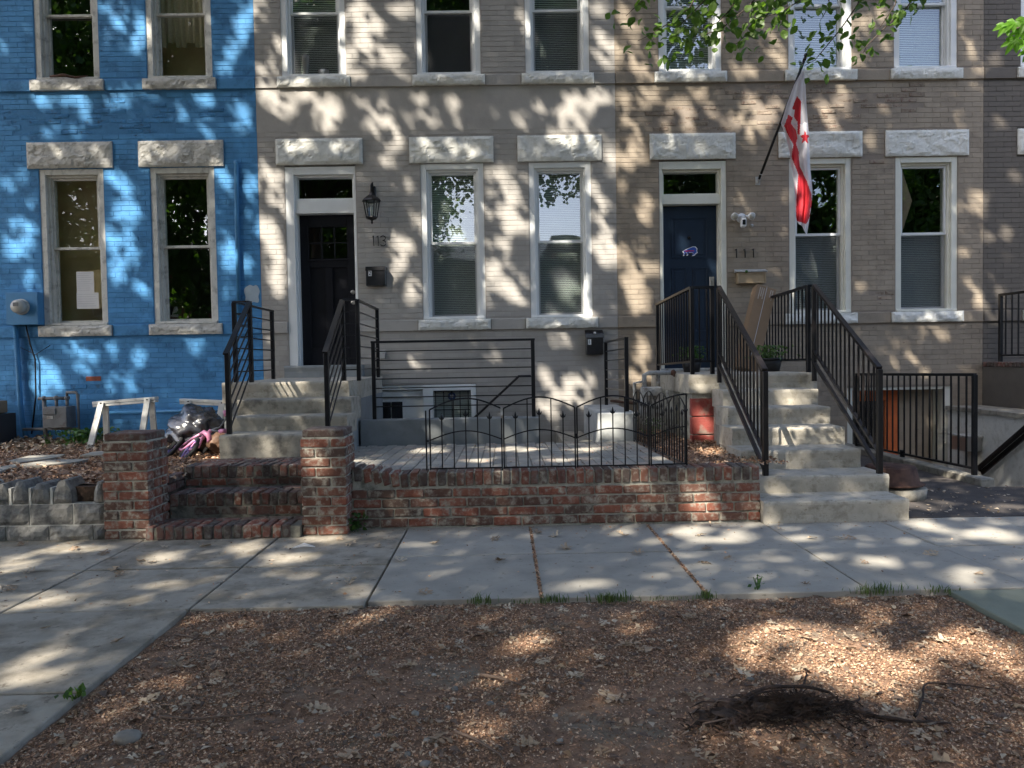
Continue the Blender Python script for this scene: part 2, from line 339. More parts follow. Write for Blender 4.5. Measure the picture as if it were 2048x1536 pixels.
# rock-faced stone: a box whose front is chiselled
def rock(name, x0, x1, z0, z1, yf, depth, m, parent, amp=.03, seed=0, cell=.028, back=.06):
    nx = max(4, int((x1-x0)/cell)); nz = max(3, int((z1-z0)/cell)); mb = MB(); idx = {}
    for j in range(nz+1):
        for i in range(nx+1):
            u, v = i/nx, j/nz; x = x0+(x1-x0)*u; z = z0+(z1-z0)*v
            e = min(min(u, 1-u)*(x1-x0), min(v, 1-v)*(z1-z0))
            k = min(1, e/.035)
            q = Vector((x*7+seed*3.1, z*9, seed))
            w1 = x*5+z*3+noise.noise(q*.9)*2
            d = noise.noise(q*.7)*.75+.42+abs(noise.noise(Vector((w1, z*7-x*2, seed))))*.55+noise.noise(q*4)*.10
            d2 = noise.cell(Vector((x*6+noise.noise(q*1.5)*1.2+seed, z*9+x*2+noise.noise(q*1.5+Vector((5, 5, 5)))*1.2, seed)))*.22
            jx = noise.noise(q*5)*.006*(1 if 0 < i < nx else .5)
            mb.v.append((x+jx, yf-k*amp*(d+d2), z+noise.noise(q*5+Vector((9, 0, 0)))*.005)); idx[i, j] = len(mb.v)-1
    for j in range(nz):
        for i in range(nx): mb.f.append((idx[i, j], idx[i+1, j], idx[i+1, j+1], idx[i, j+1])); mb.mi.append(0)
    # sides
    ring = [idx[i, 0] for i in range(nx+1)]+[idx[nx, j] for j in range(1, nz+1)]+[idx[i, nz] for i in range(nx-1, -1, -1)]+[idx[0, j] for j in range(nz-1, 0, -1)]
    n0 = len(mb.v)
    for r in ring: x, y, z = mb.v[r]; mb.v.append((x, yf+depth, z))
    K = len(ring)
    for k in range(K): mb.f.append((ring[k], n0+k, n0+(k+1) % K, ring[(k+1) % K])); mb.mi.append(0)
    return mb.build(name, m, parent)

# ------------------------------------------------------------------ setting: ground
W = 10.13           # plane of the brick fronts
def struct(name, mb, mats, smooth=False): return tag(mb.build(name, mats, None, smooth), kind='structure')

g = MB()
g.box(-70, 70, -70, -8.6, -.5, -.14); g.box(-70, -3.2, -.9, 3.9, -.5, -.03); g.box(3.6, 70, -.9, 3.9, -.5, -.03)
g.box(-70, -8.3, 5.75, 70, -.5, .25); g.box(8.4, 70, 5.75, 70, -.5, .25); g.box(-8.3, 8.4, 19, 70, -.5, .0)
struct('ground', g, M['ground'])
g = MB(); g.box(-70, 70, -8.6, -.9-.16, -.5, -.13); struct('road', g, M['road'])
g = MB()
for i in range(-16, 17): g.cham(i*1.8, i*1.8+1.79, -1.06, -.9, -.3, 0, .01)
struct('kerb', g, M['conc'])

# pavement: one slab object per flag
pave = tag(MB().build('pavement', M['walk_old']), kind='structure')
mbase = MB(); mbase.box(-70, 70, 3.98, 5.76, -.2, -.045); mbase.box(-2.60, -1.69, -.9, 3.98, -.2, -.045); mbase.box(2.39, 3.3, -.9, 3.98, -.2, -.045)
mbase.build('joint_fill', M['sand'], pave)
def slab(x0, x1, y0, y1, m, j=.0, g_=.007, jt=.002):
    mb = MB(); z = .0+random.uniform(-jt, jt); tl = random.uniform(-jt, jt)
    gy = max(g_, .0085); x0 += g_; x1 -= g_; y0 += gy*.9; y1 -= gy*.9; b = .004
    v = [(x0, y0, z-.1), (x1, y0, z-.1), (x1, y1, z-.1), (x0, y1, z-.1), (x0, y0, z-b), (x1, y0, z-b+tl), (x1, y1, z-b+tl), (x0, y1, z-b),
         (x0+b, y0+b, z), (x1-b, y0+b, z+tl), (x1-b, y1-b, z+tl), (x0+b, y1-b, z)]
    mb.v = v
    for a in range(4):
        k = (a+1) % 4; mb.f.append((a, k, 4+k, 4+a)); mb.f.append((4+a, 4+k, 8+k, 8+a)); mb.mi += [0, 0]
    mb.f.append((8, 9, 10, 11)); mb.mi.append(0)
    return mb.build('slab', m, pave)
xs_new = [-.76, .18, 1.08, 1.97, 2.87, 3.77, 4.67, 5.57, 6.47, 7.4]
for a, b in zip(xs_new, xs_new[1:]):
    gg = .011 if a < 1.9 else .006
    slab(a, b, 4.00, 4.92, M['walk_new'], g_=gg*.7); slab(a, b, 4.92, 5.76, M['walk_new'], g_=gg*.5)
xs_old = [-7.9, -6.5, -5.1, -3.85, -2.68, -1.69, -.76]
for a, b in zip(xs_old, xs_old[1:]):
    slab(a, b, 3.94, 4.74, M['walk_old']); slab(a, b, 4.74, 5.76, M['walk_old'])
for y0, y1 in ((2.95, 3.94), (1.9, 2.95), (.9, 1.9), (-.1, .9), (-.9, -.1)):
    for a, b in ((-3.4, -1.69), (-5.1, -3.4), (-6.8, -5.1)): slab(a, b, y0, y1, M['walk_old'])
for y0, y1 in ((2.6, 4.0), (1.2, 2.6), (-.1, 1.2), (-.9, -.1)):
    for a, b in ((2.38, 3.75), (3.75, 5.1)): slab(a, b, y0, y1, M['walk_grn'])

# tree bed with mulch: a relief sheet, then chips
def bed_z(x, y):
    e = min(x+1.69, 2.38-x, 4.0-y); k = max(0, min(1, e/.25))
    z = -.03+.022*k+.016*k*noise.noise(Vector((x*1.6, y*1.6, 0)))+.008*noise.noise(Vector((x*7, y*7, 3)))+.004*noise.noise(Vector((x*23, y*23, 7)))
    for cx, cy, r, h in ((1.02, 2.45, .33, .085), (.78, 2.32, .18, .04), (.95, 3.16, .25, -.025), (.42, 3.05, .22, -.022), (1.25, 3.3, .4, .02)):
        d = math.hypot(x-cx, (y-cy)*1.2)/r
        if d < 2.5: z += h*math.exp(-d*d*1.4)
    return z
mb = MB(); nx, ny = 200, 220; X0, X1, Y0, Y1 = -1.70, 2.39, -.9, 4.005
for j in range(ny+1):
    for i in range(nx+1):
        x = X0+(X1-X0)*i/nx; y = Y0+(Y1-Y0)*j/ny; mb.v.append((x, y, bed_z(x, y)))
for j in range(ny):
    for i in range(nx): a = j*(nx+1)+i; mb.f.append((a, a+1, a+nx+2, a+nx+1)); mb.mi.append(0)
struct('tree_bed', mb, M['mulch'], True)

# front yard earth of the blue house, falling a little towards the house
mb = MB(); nx, ny = 90, 60
def yard_z(x, y): return .395-.03*(y-5.8)+.02*noise.noise(Vector((x*2, y*2, 1)))+.012*noise.noise(Vector((x*9, y*9, 4)))+(.05*max(0, 1-(10.1-y)/.6) if x < -3.3 else 0)
for j in range(ny+1):
    for i in range(nx+1):
        y = 5.72+(W+.05-5.72)*j/ny; x = -8.3+((5.64) if y < 6.72 else 5.75)*i/nx; mb.v.append((x, y, yard_z(x, y)))
for j in range(ny):
    for i in range(nx): a = j*(nx+1)+i; mb.f.append((a, a+1, a+nx+2, a+nx+1)); mb.mi.append(0)
struct('front_yard', mb, M['mulch'], True)
# planting bed between the patio and the right-hand stairs
mb = MB(); nx, ny = 26, 60
for j in range(ny+1):
    for i in range(nx+1):
        y = 5.9+(W+.05-5.9)*j/ny; x = 1.36+(.605 if y < 6.5 else .95)*i/nx
        mb.v.append((x, y, .40-.02*(y-5.9)+.014*noise.noise(Vector((x*6, y*6, 2)))+.01*noise.noise(Vector((x*18, y*18, 2)))))
for j in range(ny):
    for i in range(nx): a = j*(nx+1)+i; mb.f.append((a, a+1, a+nx+2, a+nx+1)); mb.mi.append(0)
struct('planting_bed', mb, M['mulch'], True)
# dark forecourt to the right of the stairs, cut out for the area steps
g = MB(); g.box(1.9, 8.4, 5.765, 7.02, -.3, .004); g.box(1.9, 4.52, 7.02, W, -.3, .004); g.box(6.5, 8.4, 7.02, W, -.3, .004); struct('forecourt', g, M['asphalt'])

# ------------------------------------------------------------------ houses
CH = .0677; BL = .2155
def brick_proto(name, L, H, m, j=.0008, d=.012):
    mb = MB(); mb.cham(0, L, 0, d, 0, H, .0026, j, 0, .0007)
    me = bpy.data.meshes.new(name); me.from_pydata(mb.v, [], mb.f); me.materials.append(m); me.update(); return me

def lay(house, X0, X1, z0, z1, holes, m, m_rough=None, rough_at=None, pick=None, skip=None):
    """courses of painted brick between the openings: about 300 as single objects, the rest joined"""
    protos = [brick_proto('brick', BL-.0024, CH-.0055, m) for _ in range(5)]
    singles = []; rest = MB(); mats = [m, m_rough or m]
    nrow = int(math.ceil((z1-z0)/CH)); allb = []
    for r in range(nrow):
        za = z0+r*CH; zb = za+CH
        iv = [(X0, X1)]
        for (hx0, hx1, hz0, hz1) in holes:
            if zb > hz0+.022 and za < hz1-.022:
                nv = []
                for a, b in iv:
                    if hx1 <= a or hx0 >= b: nv.append((a, b)); continue
                    if hx0 > a: nv.append((a, hx0))
                    if hx1 < b: nv.append((hx1, b))
                iv = nv
        off = (BL/2 if r % 2 else 0)
        k0 = int(math.floor((X0-1)/BL))
        for a, b in iv:
            k = int(math.floor((a-off)/BL)); x = k*BL+off
            while x < b:
                xa, xb = max(x, a), min(x+BL, b); x += BL
                if xb-xa < .02: continue
                allb.append((xa, xb, za, abs(xb-xa-BL) < 1e-6))
    if skip: allb = [b for b in allb if not skip(b[0], b[2])]
    full = [b for b in allb if b[3]]
    full.sort(key=lambda b: pick(b[0], b[2])); chosen = set(id(b) for b in full[:298] if not (rough_at and rough_at(b[0], b[2])))
    for b in allb:
        xa, xb, za, f = b; dy = random.uniform(-.001, .001)
        if id(b) in chosen:
            o = link('brick', random.choice(protos), house, (xa+.0012, W+dy, za+.00275+random.uniform(-.0007, .0007))); o.rotation_euler = (0, random.uniform(-.004, .004), random.uniform(-.004, .004))
        else:
            rg = rough_at and rough_at(xa, za)
            if rg:
                if random.random() < .10: continue
                rest.cham(xa+.005+random.uniform(0, .004), xb-.005, W+random.uniform(-.005, .008), W+.02, za+.004+random.uniform(0, .006), za+CH-.003-random.uniform(0, .005), .008, .0045, 1)
            else:
                rest.cham(xa+.0012, xb-.0012, W+dy, W+.012, za+.00275+random.uniform(-.001, .001), za+CH-.00275+random.uniform(-.001, .001), .0026, .0008, 0, .0007)
    tag(rest.build('brickwork', mats, house), kind='stuff')

def backing(house, X0, X1, z0, z1, holes, m):
    """solid wall behind the bricks with the openings left out"""
    mb = MB(); zs = sorted({z0, z1, *[h[2] for h in holes], *[h[3] for h in holes]}); zs = [z for z in zs if z0 <= z <= z1]
    for za, zb in zip(zs, zs[1:]):
        x = X0
        for h in sorted(h for h in holes if h[2] <= za+1e-6 and h[3] >= zb-1e-6):
            if h[0] > x: mb.box(x, h[0], W+.0038, W+.3, za, zb)
            x = max(x, h[1])
        if x < X1: mb.box(x, X1, W+.0038, W+.3, za, zb)
    mb.build('wall', m, house)

def window(house, x0, x1, z0, z1, zm, trim, kind='blind', lower='blind', top=True, gl=(.14, .13), frame_w=.085, glass='glass', screen=True, sub=True, label=None):
    """double-hung sash window; x0..z1 outer edge of the casing, zm middle of the meeting rail"""
    yf = W+.012
    c = MB(); fw = frame_w
    c.box(x0, x0+fw, yf, yf+.09, z0, z1-.001); c.box(x1-fw, x1, yf, yf+.09, z0, z1-.001); c.box(x0+fw, x1-fw, yf, yf+.09, z1-fw*.9, z1-.001)
    c.box(x0+.02, x1-.02, yf-.022, yf+.08, z0+.001, z0+.035)
    # jamb set back
    a0, a1 = x0+fw, x1-fw
    c.box(a0-.002, a0+.03, yf+.045, yf+.22, z0+.035, z1-fw*.9); c.box(a1-.03, a1+.002, yf+.045, yf+.22, z0+.035, z1-fw*.9)
    c.box(a0+.03, a1-.03, yf+.045, yf+.22, z1-fw*.9-.03, z1-fw*.9+.002)
    wd = bevel(c.build('window', trim, house), .004)
    if label: wd['label'] = label
    b0, b1 = a0+.03, a1-.03; zt = z1-fw*.9-.03; st = .032
    def sash(name, za, zb, y):
        s = MB(); s.box(b0, b0+st, y, y+.035, za, zb); s.box(b1-st, b1, y, y+.035, za, zb)
        s.box(b0+st, b1-st, y, y+.035, za, za+st*1.1); s.box(b0+st, b1-st, y, y+.035, zb-st*.9, zb); bevel(s.build(name, M['vinyl'] if trim is not M['whiteg'] else trim, wd), .003)
    sash('upper_sash', zm-.018, zt, yf+.075); sash('lower_sash', z0+.035, zm+.018, yf+.115)
    for nm, za, zb, y, gm in (('upper_pane', zm, zt-.02, yf+.095, glass), ('lower_pane', z0+.06, zm, yf+.135, 'glass_s' if screen else glass)):
        p = MB(); p.face([(b0+.02, y, za), (b1-.02, y, za), (b1-.02, y, zb), (b0+.02, y, zb)]); p.build(nm, M[gm], wd)
    if screen:
        s = MB(); y = yf+.085; s.face([(b0+.012, y, z0+.045), (b1-.012, y, z0+.045), (b1-.012, y, zm-.03), (b0+.012, y, zm-.03)]); s.build('insect_screen', M['screen'], wd)
    # room behind
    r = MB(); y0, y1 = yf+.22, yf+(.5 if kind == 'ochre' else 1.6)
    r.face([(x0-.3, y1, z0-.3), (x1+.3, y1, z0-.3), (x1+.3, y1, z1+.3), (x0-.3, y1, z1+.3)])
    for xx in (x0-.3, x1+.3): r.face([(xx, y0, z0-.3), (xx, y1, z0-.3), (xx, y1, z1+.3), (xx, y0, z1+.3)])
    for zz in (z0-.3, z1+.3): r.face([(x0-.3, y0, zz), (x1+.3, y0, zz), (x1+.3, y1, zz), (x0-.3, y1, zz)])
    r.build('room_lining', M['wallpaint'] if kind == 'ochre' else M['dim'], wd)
    if kind in ('blind', 'blindd') or lower in ('blind', 'blindd'):
        mbk = MB(); z = z0+.06 if lower != 'none' else zm
        hi = zt-.01 if kind != 'none' else zm
        y = yf+.185
        while z < hi:
            mbk.face([(b0+.012, y-.008, z), (b1-.012, y-.008, z), (b1-.012, y+.010, z+.021), (b0+.012, y+.010, z+.021)]); z += .0245
        mbk.build('blind', M['blind'] if kind == 'blind' else M['blindd'], wd)
    return wd

TOPZ = 7.3
def house(name, X0, X1, label):
    h = empty(name, (0.5*(X0+X1), W, 0), label, 'house'); PLOC[h.name] = Vector(h.location); return h

WZ0, WZ1 = 1.84, 3.92        # ground-floor windows
UZ0, UZ1 = 5.085, 7.0        # upper windows
hb = house('row_house', -8.3, -3.235, 'bright blue painted brick row house with white stone lintels')
hg = house('row_house', -3.235, 1.55, 'light grey painted brick row house numbered 113 with a black front door')
ht = house('row_house', 1.55, 6.51, 'tan painted brick row house numbered 111 with a navy front door and a flag')
hd = house('row_house', 6.51, 11.4, 'dark taupe painted brick row house at the right edge')

wins = {
 'b': [(-6.15, -5.28), (-4.68, -3.81)], 'g': [(-1.08, -.22), (.37, 1.22)], 't': [(3.87, 4.73), (5.31, 6.17)], 'd': [(7.1, 7.96), (8.6, 9.46)]}
uwins = {'b': [(-6.14, -5.28), (-4.67, -3.79)], 'g': [(-2.89, -2.02), (-1.10, -.23), (.35, 1.22)], 't': [(2.13, 2.99), (3.87, 4.74), (5.29, 6.16)], 'd': [(7.0, 7.87), (8.6, 9.46)]}
doors = {'b': [], 'g': [(-2.89, -1.93)], 't': [(2.12, 3.04)], 'd': []}
extent = {'b': (-8.3, -3.235), 'g': (-3.235, 1.55), 't': (1.55, 6.51), 'd': (6.51, 11.4)}
obj = {'b': hb, 'g': hg, 't': ht, 'd': hd}
mt = {'b': ('blue', 'blue_m', 'blue_r'), 'g': ('grey', 'grey_m', 'grey'), 't': ('tan', 'tan_m', 'tan_r'), 'd': ('dark', 'dark_m', 'dark')}
stn = {'b': 'stone_g', 'g': 'stone_w', 't': 'stone_w', 'd': 'stone_w'}
base_holes = {'g': [(-1.78, -1.03, -.9, .97), (-1.03, -.38, .35, .97)], 't': [(4.66, 6.1, -1.3, .82)], 'b': [], 'd': []}
def nf(x, z, s, o=0): return noise.noise(Vector((x*s, z*s*2, o)))
rough = {'b': lambda x, z: 4.33 < z < 4.85 and x > -6.9 and nf(x, z, 1.1)+.3-abs(z-4.58)*1.6 > 0 or (.85 < z < 1.0 and -5.95 < x < -5.4),
         't': lambda x, z: (4.30 < z < 4.9 and 1.9 < x < 5.6 and nf(x, z, 1.2, 3)+.34-abs(z-4.62)*1.1-abs(x-4.0)*.12 > 0) or (3.82 < z < 3.95 and 4.85 < x < 5.15) or (1.95 < z < 2.1 and 4.95 < x < 5.2),
         'g': None, 'd': None}
for k in 'bgtd':
    X0, X1 = extent[k]; h = obj[k]; ww, uu, dd = wins[k], uwins[k], doors[k]
    holes_b = [(a+.01, b-.01, WZ0, WZ1) for a, b in ww]+[(a+.01, b-.01, UZ0, UZ1) for a, b in uu]+[(a+.01, b-.01, 1.09, WZ1) for a, b in dd]+base_holes[k]
    backing(h, X0, X1, -1.3, TOPZ, holes_b, M[mt[k][1]])
    sill_w = .085
    cut = [(a-.0, b+.0, WZ0, WZ1) for a, b in ww]+[(a, b, UZ0, UZ1) for a, b in uu]+[(a, b, 1.09, WZ1) for a, b in dd]
    lint = [((a+b)/2-.565, (a+b)/2+.565) for a, b in ww]+[((a+b)/2-.575, (a+b)/2+.575) for a, b in dd]
    cut += [(a-.003, b+.003, 3.925, 4.272) for a, b in lint]
    cut += [(X0, X1, 1.69, 1.845), (X0, X1, 4.935, 5.09)]
    if k == 'g': cut += [(X0, X1, 4.36, 4.94)]
    cx = .5*(max(X0, -6.7)+min(X1, 6.9))
    lay(h, X0+.002, X1-.002, -.1 if k != 'g' else -.1, 6.5, cut+base_holes[k], M[mt[k][0]], M[mt[k][2]], rough[k], pick=lambda x, z, c=cx: abs(x-c)*.6+abs(z-3.0))
    top = MB(); top.box(X0, X1, W-.004, W+.004, 6.5+CH, TOPZ) if False else top.box(X0+.002, X1-.002, W+.001, W+.0042, 6.55, UZ1 if False else 6.56)
    # roof and cornice far above the frame
    r = MB(); r.box(X0, X1, W-.25, W+9, TOPZ, TOPZ+.35); r.box(X0, X1, W+8.6, W+9, .0, TOPZ)
    r.build('roof', M['farroof'], h)
    # belts between the sills
    for (zz0, zz1, ops) in ((1.69, 1.842, [((a+b)/2-.49, (a+b)/2+.49) for a, b in ww]+[(a, b) for a, b in dd]), (4.937, 5.087, [((a+b)/2-.485, (a+b)/2+.485) for a, b in uu])):
        x = X0+.001; ops = sorted(ops)
        for a, b in ops+[(X1-.001, None)]:
            if a-x > .03:
                xx = x
                while xx < a-.01:
                    L = min(1.7 if k in 'gt' else 2.2, a-xx); L = a-xx if a-xx-L < .25 else L
                    mb = MB(); mb.cham(xx+.002, xx+L-.002, W-.022, W+.05, zz0, zz1-.003, .006, .0015); mb.build('belt_stone', M[mt[k][0]], h); xx += L
            if b is None: break
            x = b
    for i, (a, b) in enumerate(ww):
        c = (a+b)/2
        rock('lintel', c-.562, c+.562, 3.927, 4.268, W-.022, .08, M[stn[k]], h, .030 if k in 'td' else .024, seed=i+ord(k), cell=.02)
        rock('sill', c-.485, c+.485, 1.697, 1.838, W-.045, .12, M[stn[k]], h, .026, seed=i+7+ord(k), cell=.02)
    for i, (a, b) in enumerate(dd):
        c = (a+b)/2; rock('lintel', c-.575, c+.575, 3.927, 4.268, W-.022, .08, M[stn[k]], h, .025, seed=i+70+ord(k), cell=.02)
    for i, (a, b) in enumerate(uu):
        c = (a+b)/2; rock('sill', c-.482, c+.482, 4.944, 5.08, W-.045, .12, M[stn[k]], h, .026, seed=i+31+ord(k), cell=.02)
one('render_band', M['grey_s'], hg, 'box', -3.234, 1.549, W-.0025, W+.004, 4.361, 4.9355)
# window fittings
window(hb, *wins['b'][0], WZ0+.002, WZ1, 2.88, M['whiteg'], 'ochre', 'none', glass='glassd', screen=False, label='window with a tan room and papers taped inside')
window(hb, *wins['b'][1], WZ0+.002, WZ1, 2.88, M['whiteg'], 'none', 'none', glass='glass', screen=False)
window(hg, *wins['g'][0], WZ0+.002, WZ1, 2.87, M['white'], 'blind', 'blind')
window(hg, *wins['g'][1], WZ0+.002, WZ1, 2.87, M['white'], 'blind', 'blind', glass='glass')
window(ht, *wins['t'][0], WZ0+.002, WZ1, 2.91, M['cream'], 'none', 'blindd', glass='glass')
window(ht, *wins['t'][1], WZ0+.002, WZ1, 2.90, M['cream'], 'none', 'blindd', glass='glass')
window(hb, *uwins['b'][0], UZ0+.002, UZ1, 5.965, M['whiteg'], 'none', 'none', screen=False, glass='glass')
window(hb, *uwins['b'][1], UZ0+.002, UZ1, 5.965, M['whiteg'], 'ochre', 'none', screen=False, glass='glassd')
for i, (a, b) in enumerate(uwins['g']): window(hg, a, b, UZ0+.002, UZ1, 5.955, M['white'], 'blind' if i != 1 else 'none', 'blindd' if i != 1 else 'none')
for i, (a, b) in enumerate(uwins['t']): window(ht, a, b, UZ0+.002, UZ1, 5.98, M['white'], 'blind', 'blind', glass='glass', screen=False)
for a, b in wins['d']: window(hd, a, b, WZ0+.002, WZ1, 2.9, M['white'], 'blindd', 'blindd')
for a, b in uwins['d']: window(hd, a, b, UZ0+.002, UZ1, 5.95, M['white'], 'blindd', 'blindd')

# front doors
def door(house, x0, x1, zb, trim, dm, dx0, dx1, dz1, tz0, tz1, lites):
    f = MB(); yf = W+.01
    f.box(x0, dx0, yf, yf+.10, zb, 3.905); f.box(dx1, x1, yf, yf+.10, zb, 3.905); f.box(dx0, dx1, yf, yf+.10, tz1, 3.905)
    f.box(dx0, dx1, yf+.025, yf+.16, dz1, tz0)
    f.box(dx0-.002, dx0+.02, yf+.05, yf+.24, zb, dz1); f.box(dx1-.02, dx1+.002, yf+.05, yf+.24, zb, dz1)
    f.box(dx0-.002, dx0+.03, yf+.05, yf+.16, tz0, tz1); f.box(dx1-.03, dx1+.002, yf+.05, yf+.16, tz0, tz1); f.box(dx0+.03, dx1-.03, yf+.05, yf+.16, tz1-.03, tz1+.002); f.box(dx0+.03, dx1-.03, yf+.06, yf+.16, tz0-.002, tz0+.025)
    fr = bevel(f.build('door_frame', trim, house), .004)
    p = MB(); p.face([(dx0+.03, yf+.12, tz0+.025), (dx1-.03, yf+.12, tz0+.025), (dx1-.03, yf+.12, tz1-.03), (dx0+.03, yf+.12, tz1-.03)]); p.build('transom_pane', M['glassd'], fr)
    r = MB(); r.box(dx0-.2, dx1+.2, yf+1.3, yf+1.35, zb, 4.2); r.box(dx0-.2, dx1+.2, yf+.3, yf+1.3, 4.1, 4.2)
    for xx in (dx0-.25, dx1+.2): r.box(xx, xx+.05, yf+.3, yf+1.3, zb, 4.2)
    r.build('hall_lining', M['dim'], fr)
    d = MB(); yd = W+.17; a, b = dx0+.02, dx1-.02
    if lites:
        d.box(a, b, yd+.03, yd+.05, zb, 2.66)                                     # field
        sw = .12; zg0, zg1 = 2.70, 3.13
        d.box(a, a+sw, yd, yd+.045, zb, dz1-.005); d.box(b-sw, b, yd, yd+.045, zb, dz1-.005)
        d.box(a+sw, b-sw, yd, yd+.045, zg1, dz1-.005); d.box(a+sw, b-sw, yd, yd+.045, 2.58, zg0); d.box(a+sw, b-sw, yd, yd+.045, zb, zb+.24)
        mx = (a+b)/2; d.box(mx-.05, mx+.05, yd, yd+.045, zb+.24, 2.58)
        d.box(a+sw-.02, b-sw+.02, yd-.02, yd, zg0-.03, zg0-.005)
        gw = (b-a-2*sw)
        for i in (1, 2): xx = a+sw+gw*i/3; d.box(xx-.011, xx+.011, yd+.004, yd+.03, zg0, zg1)
        zz = (zg0+zg1)/2; d.box(a+sw, b-sw, yd+.0035, yd+.031, zz-.011, zz+.011)
        dd = bevel(d.build('door', dm, house), .004)
        for i in range(3):
            for j in range(2):
                p = MB(); xa = a+sw+gw*i/3+.012; xb = a+sw+gw*(i+1)/3-.012; za = zg0+(zg1-zg0)*j/2+.012; zb2 = zg0+(zg1-zg0)*(j+1)/2-.012
                p.face([(xa, yd+.018, za), (xb, yd+.018, za), (xb, yd+.018, zb2), (xa, yd+.018, zb2)]); p.build('glass_pane', M['glass'], dd)
    else:
        d.box(a, b, yd+.006, yd+.05, zb, dz1-.005)
        mx = (a+b)/2
        for (xa, xb, za, zb2) in ((a+.13, b-.13, 2.63, 3.18), (a+.13, mx-.04, 1.62, 2.50), (mx+.04, b-.13, 1.62, 2.50), (a+.13, mx-.04, 1.28, 1.52), (mx+.04, b-.13, 1.28, 1.52)):
            for (p0, p1, q0, q1) in ((xa, xb, za, za+.016), (xa, xb, zb2-.016, zb2), (xa, xa+.016, za+.016, zb2-.016), (xb-.016, xb, za+.016, zb2-.016)): d.box(p0, p1, yd-.004, yd+.006, q0, q1)
            d.box(xa+.045, xb-.045, yd-.001, yd+.006, za+.045, zb2-.045)
        dd = bevel(d.build('door', dm, house), .003)
    return dd
d113 = door(hg, -2.89, -1.93, 1.25, M['white'], M['doorblk'], -2.765, -1.965, 3.29, 3.47, 3.80, True)
hm = MB(); hm.lathe((0, 0, 0), [(.0, 0)], 8); 
def knob(parent, x, y, z, r, m, name='knob'):
    mb = MB(); mb.tube([(x, y, z), (x, y-.03, z)], r*.45, 12); mb.ico((x, y-.045, z), r, 2); mb.tube([(x, y+.001, z), (x, y-.006, z)], r*1.1, 16); return mb.build(name, m, parent, True)
knob(d113, -2.04, W+.168, 2.10, .028, M['steel']); knob(d113, -2.04, W+.168, 2.24, .026, M['steel'], 'deadbolt')
d111 = door(ht, 2.12, 3.04, 1.11, M['cream'], M['doorblue'], 2.17, 2.965, 3.34, 3.46, 3.80, False)
mb = MB(); mb.box(2.84, 2.90, W+.15, W+.17, 2.24, 2.37); mb.tube([(2.87, W+.15, 2.32), (2.87, W+.135, 2.32)], .02, 12); bevel(mb.build('deadbolt', M['steel'], d111), .003)
knob(d111, 2.565, W+.174, 2.905, .02, M['iron'], 'door_knocker')
# animal emblem on the navy door
def poly_flat(name, pts, y, m, parent, t=.003):
    mb = MB(); n = len(pts); mb.v = [(x, y-t, z) for x, z in pts]+[(x, y, z) for x, z in pts]
    mb.f = [tuple(range(n))]+[(i, n+i, n+(i+1) % n, (i+1) % n) for i in range(n)]; mb.mi = [0]*(n+1)
    return mb.build(name, m, parent)
ex, ez, es = 2.575, 2.73, .19
buf = [(-.5, -.05), (-.38, .04), (-.2, .12), (.0, .2), (.2, .27), (.38, .26), (.5, .12), (.47, -.02), (.52, -.12), (.40, -.2), (.30, -.30), (.12, -.33), (.28, -.18), (.1, -.12), (-.08, -.12), (-.12, -.26), (-.22, -.3), (-.18, -.14), (-.3, -.12), (-.38, -.3), (-.46, -.32), (-.4, -.14)]
e1 = poly_flat('emblem', [(ex+x*es*1.10, ez+z*es*1.18) for x, z in buf], W+.172, M['labw'], d111, .004)
poly_flat('emblem_body', [(ex+x*es*.98, ez+.001+z*es*.95) for x, z in buf], W+.1675, M['logob'], e1, .002)
poly_flat('emblem_stripe', [(ex-.085, ez-.002), (ex-.02, ez+.006), (ex+.05, ez+.004), (ex+.062, ez-.006), (ex+.0, ez-.006), (ex-.05, ez-.012)], W+.165, M['logor'], e1, .002)

# ------------------------------------------------------------------ stoop of 113
def post(parent, x, y, z0, z1, w=.042, m='iron'): return one('post', M[m], parent, 'box', x-w/2, x+w/2, y-w/2, y+w/2, z0, z1, bev=.003)
def rail(parent, p, q, m='iron', w=.045, h=.018, name='top_rail'):
    mb = MB(); mb.bar(p, q, w, h); return bevel(mb.build(name, M[m], parent), .002)
st = empty('concrete_stoop', (-2.1, 7.5, 0), 'grey concrete stoop with four steps up to the black door', 'stairs'); PLOC[st.name] = Vector(st.location)
def cstep(parent, x0, x1, y0, y1, z0, z1, m, name='step'):
    mb = MB(); b = .012; nose = .01
    n = 14; rows = []
    prof = [(y0+nose*.2, z0), (y0+nose, z0+(z1-z0)*.5), (y0, z1-.03), (y0+.003, z1-b), (y0+b, z1), (y0+(y1-y0)*.5, z1-.002), (y1, z1)]
    for i in range(n+1):
        x = x0+(x1-x0)*i/n
        rows.append([len(mb.v)+k for k in range(len(prof))])
        for k, (y, z) in enumerate(prof):
            q = Vector((x*5, y*9, z*9)); mb.v.append((x, y+noise.noise(q)*.004, z+noise.noise(q+Vector((3, 3, 3)))*.003*(k > 1)))
    for a, b_ in zip(rows, rows[1:]):
        for k in range(len(prof)-1): mb.f.append((a[k], b_[k], b_[k+1], a[k+1])); mb.mi.append(0)
    for r, rev in ((rows[0], 0), (rows[-1], 1)):
        x = mb.v[r[0]][0]; mb.v.append((x, y1, z0)); f = r+[len(mb.v)-1]; mb.f.append(tuple(f if rev else f[::-1])); mb.mi.append(0)
    return mb.build(name, m, parent)
cstep(st, -2.56, -1.60, 6.72, 7.20, .30, .65, M['conc']); cstep(st, -2.61, -1.50, 7.13, 7.6, .60, .785, M['conc'])
cstep(st, -2.66, -1.53, 7.48, 8.0, .70, .93, M['conc']); cstep(st, -2.95, -1.625, 7.86, W-.14, .88, 1.093, M['conc_s'], 'landing')
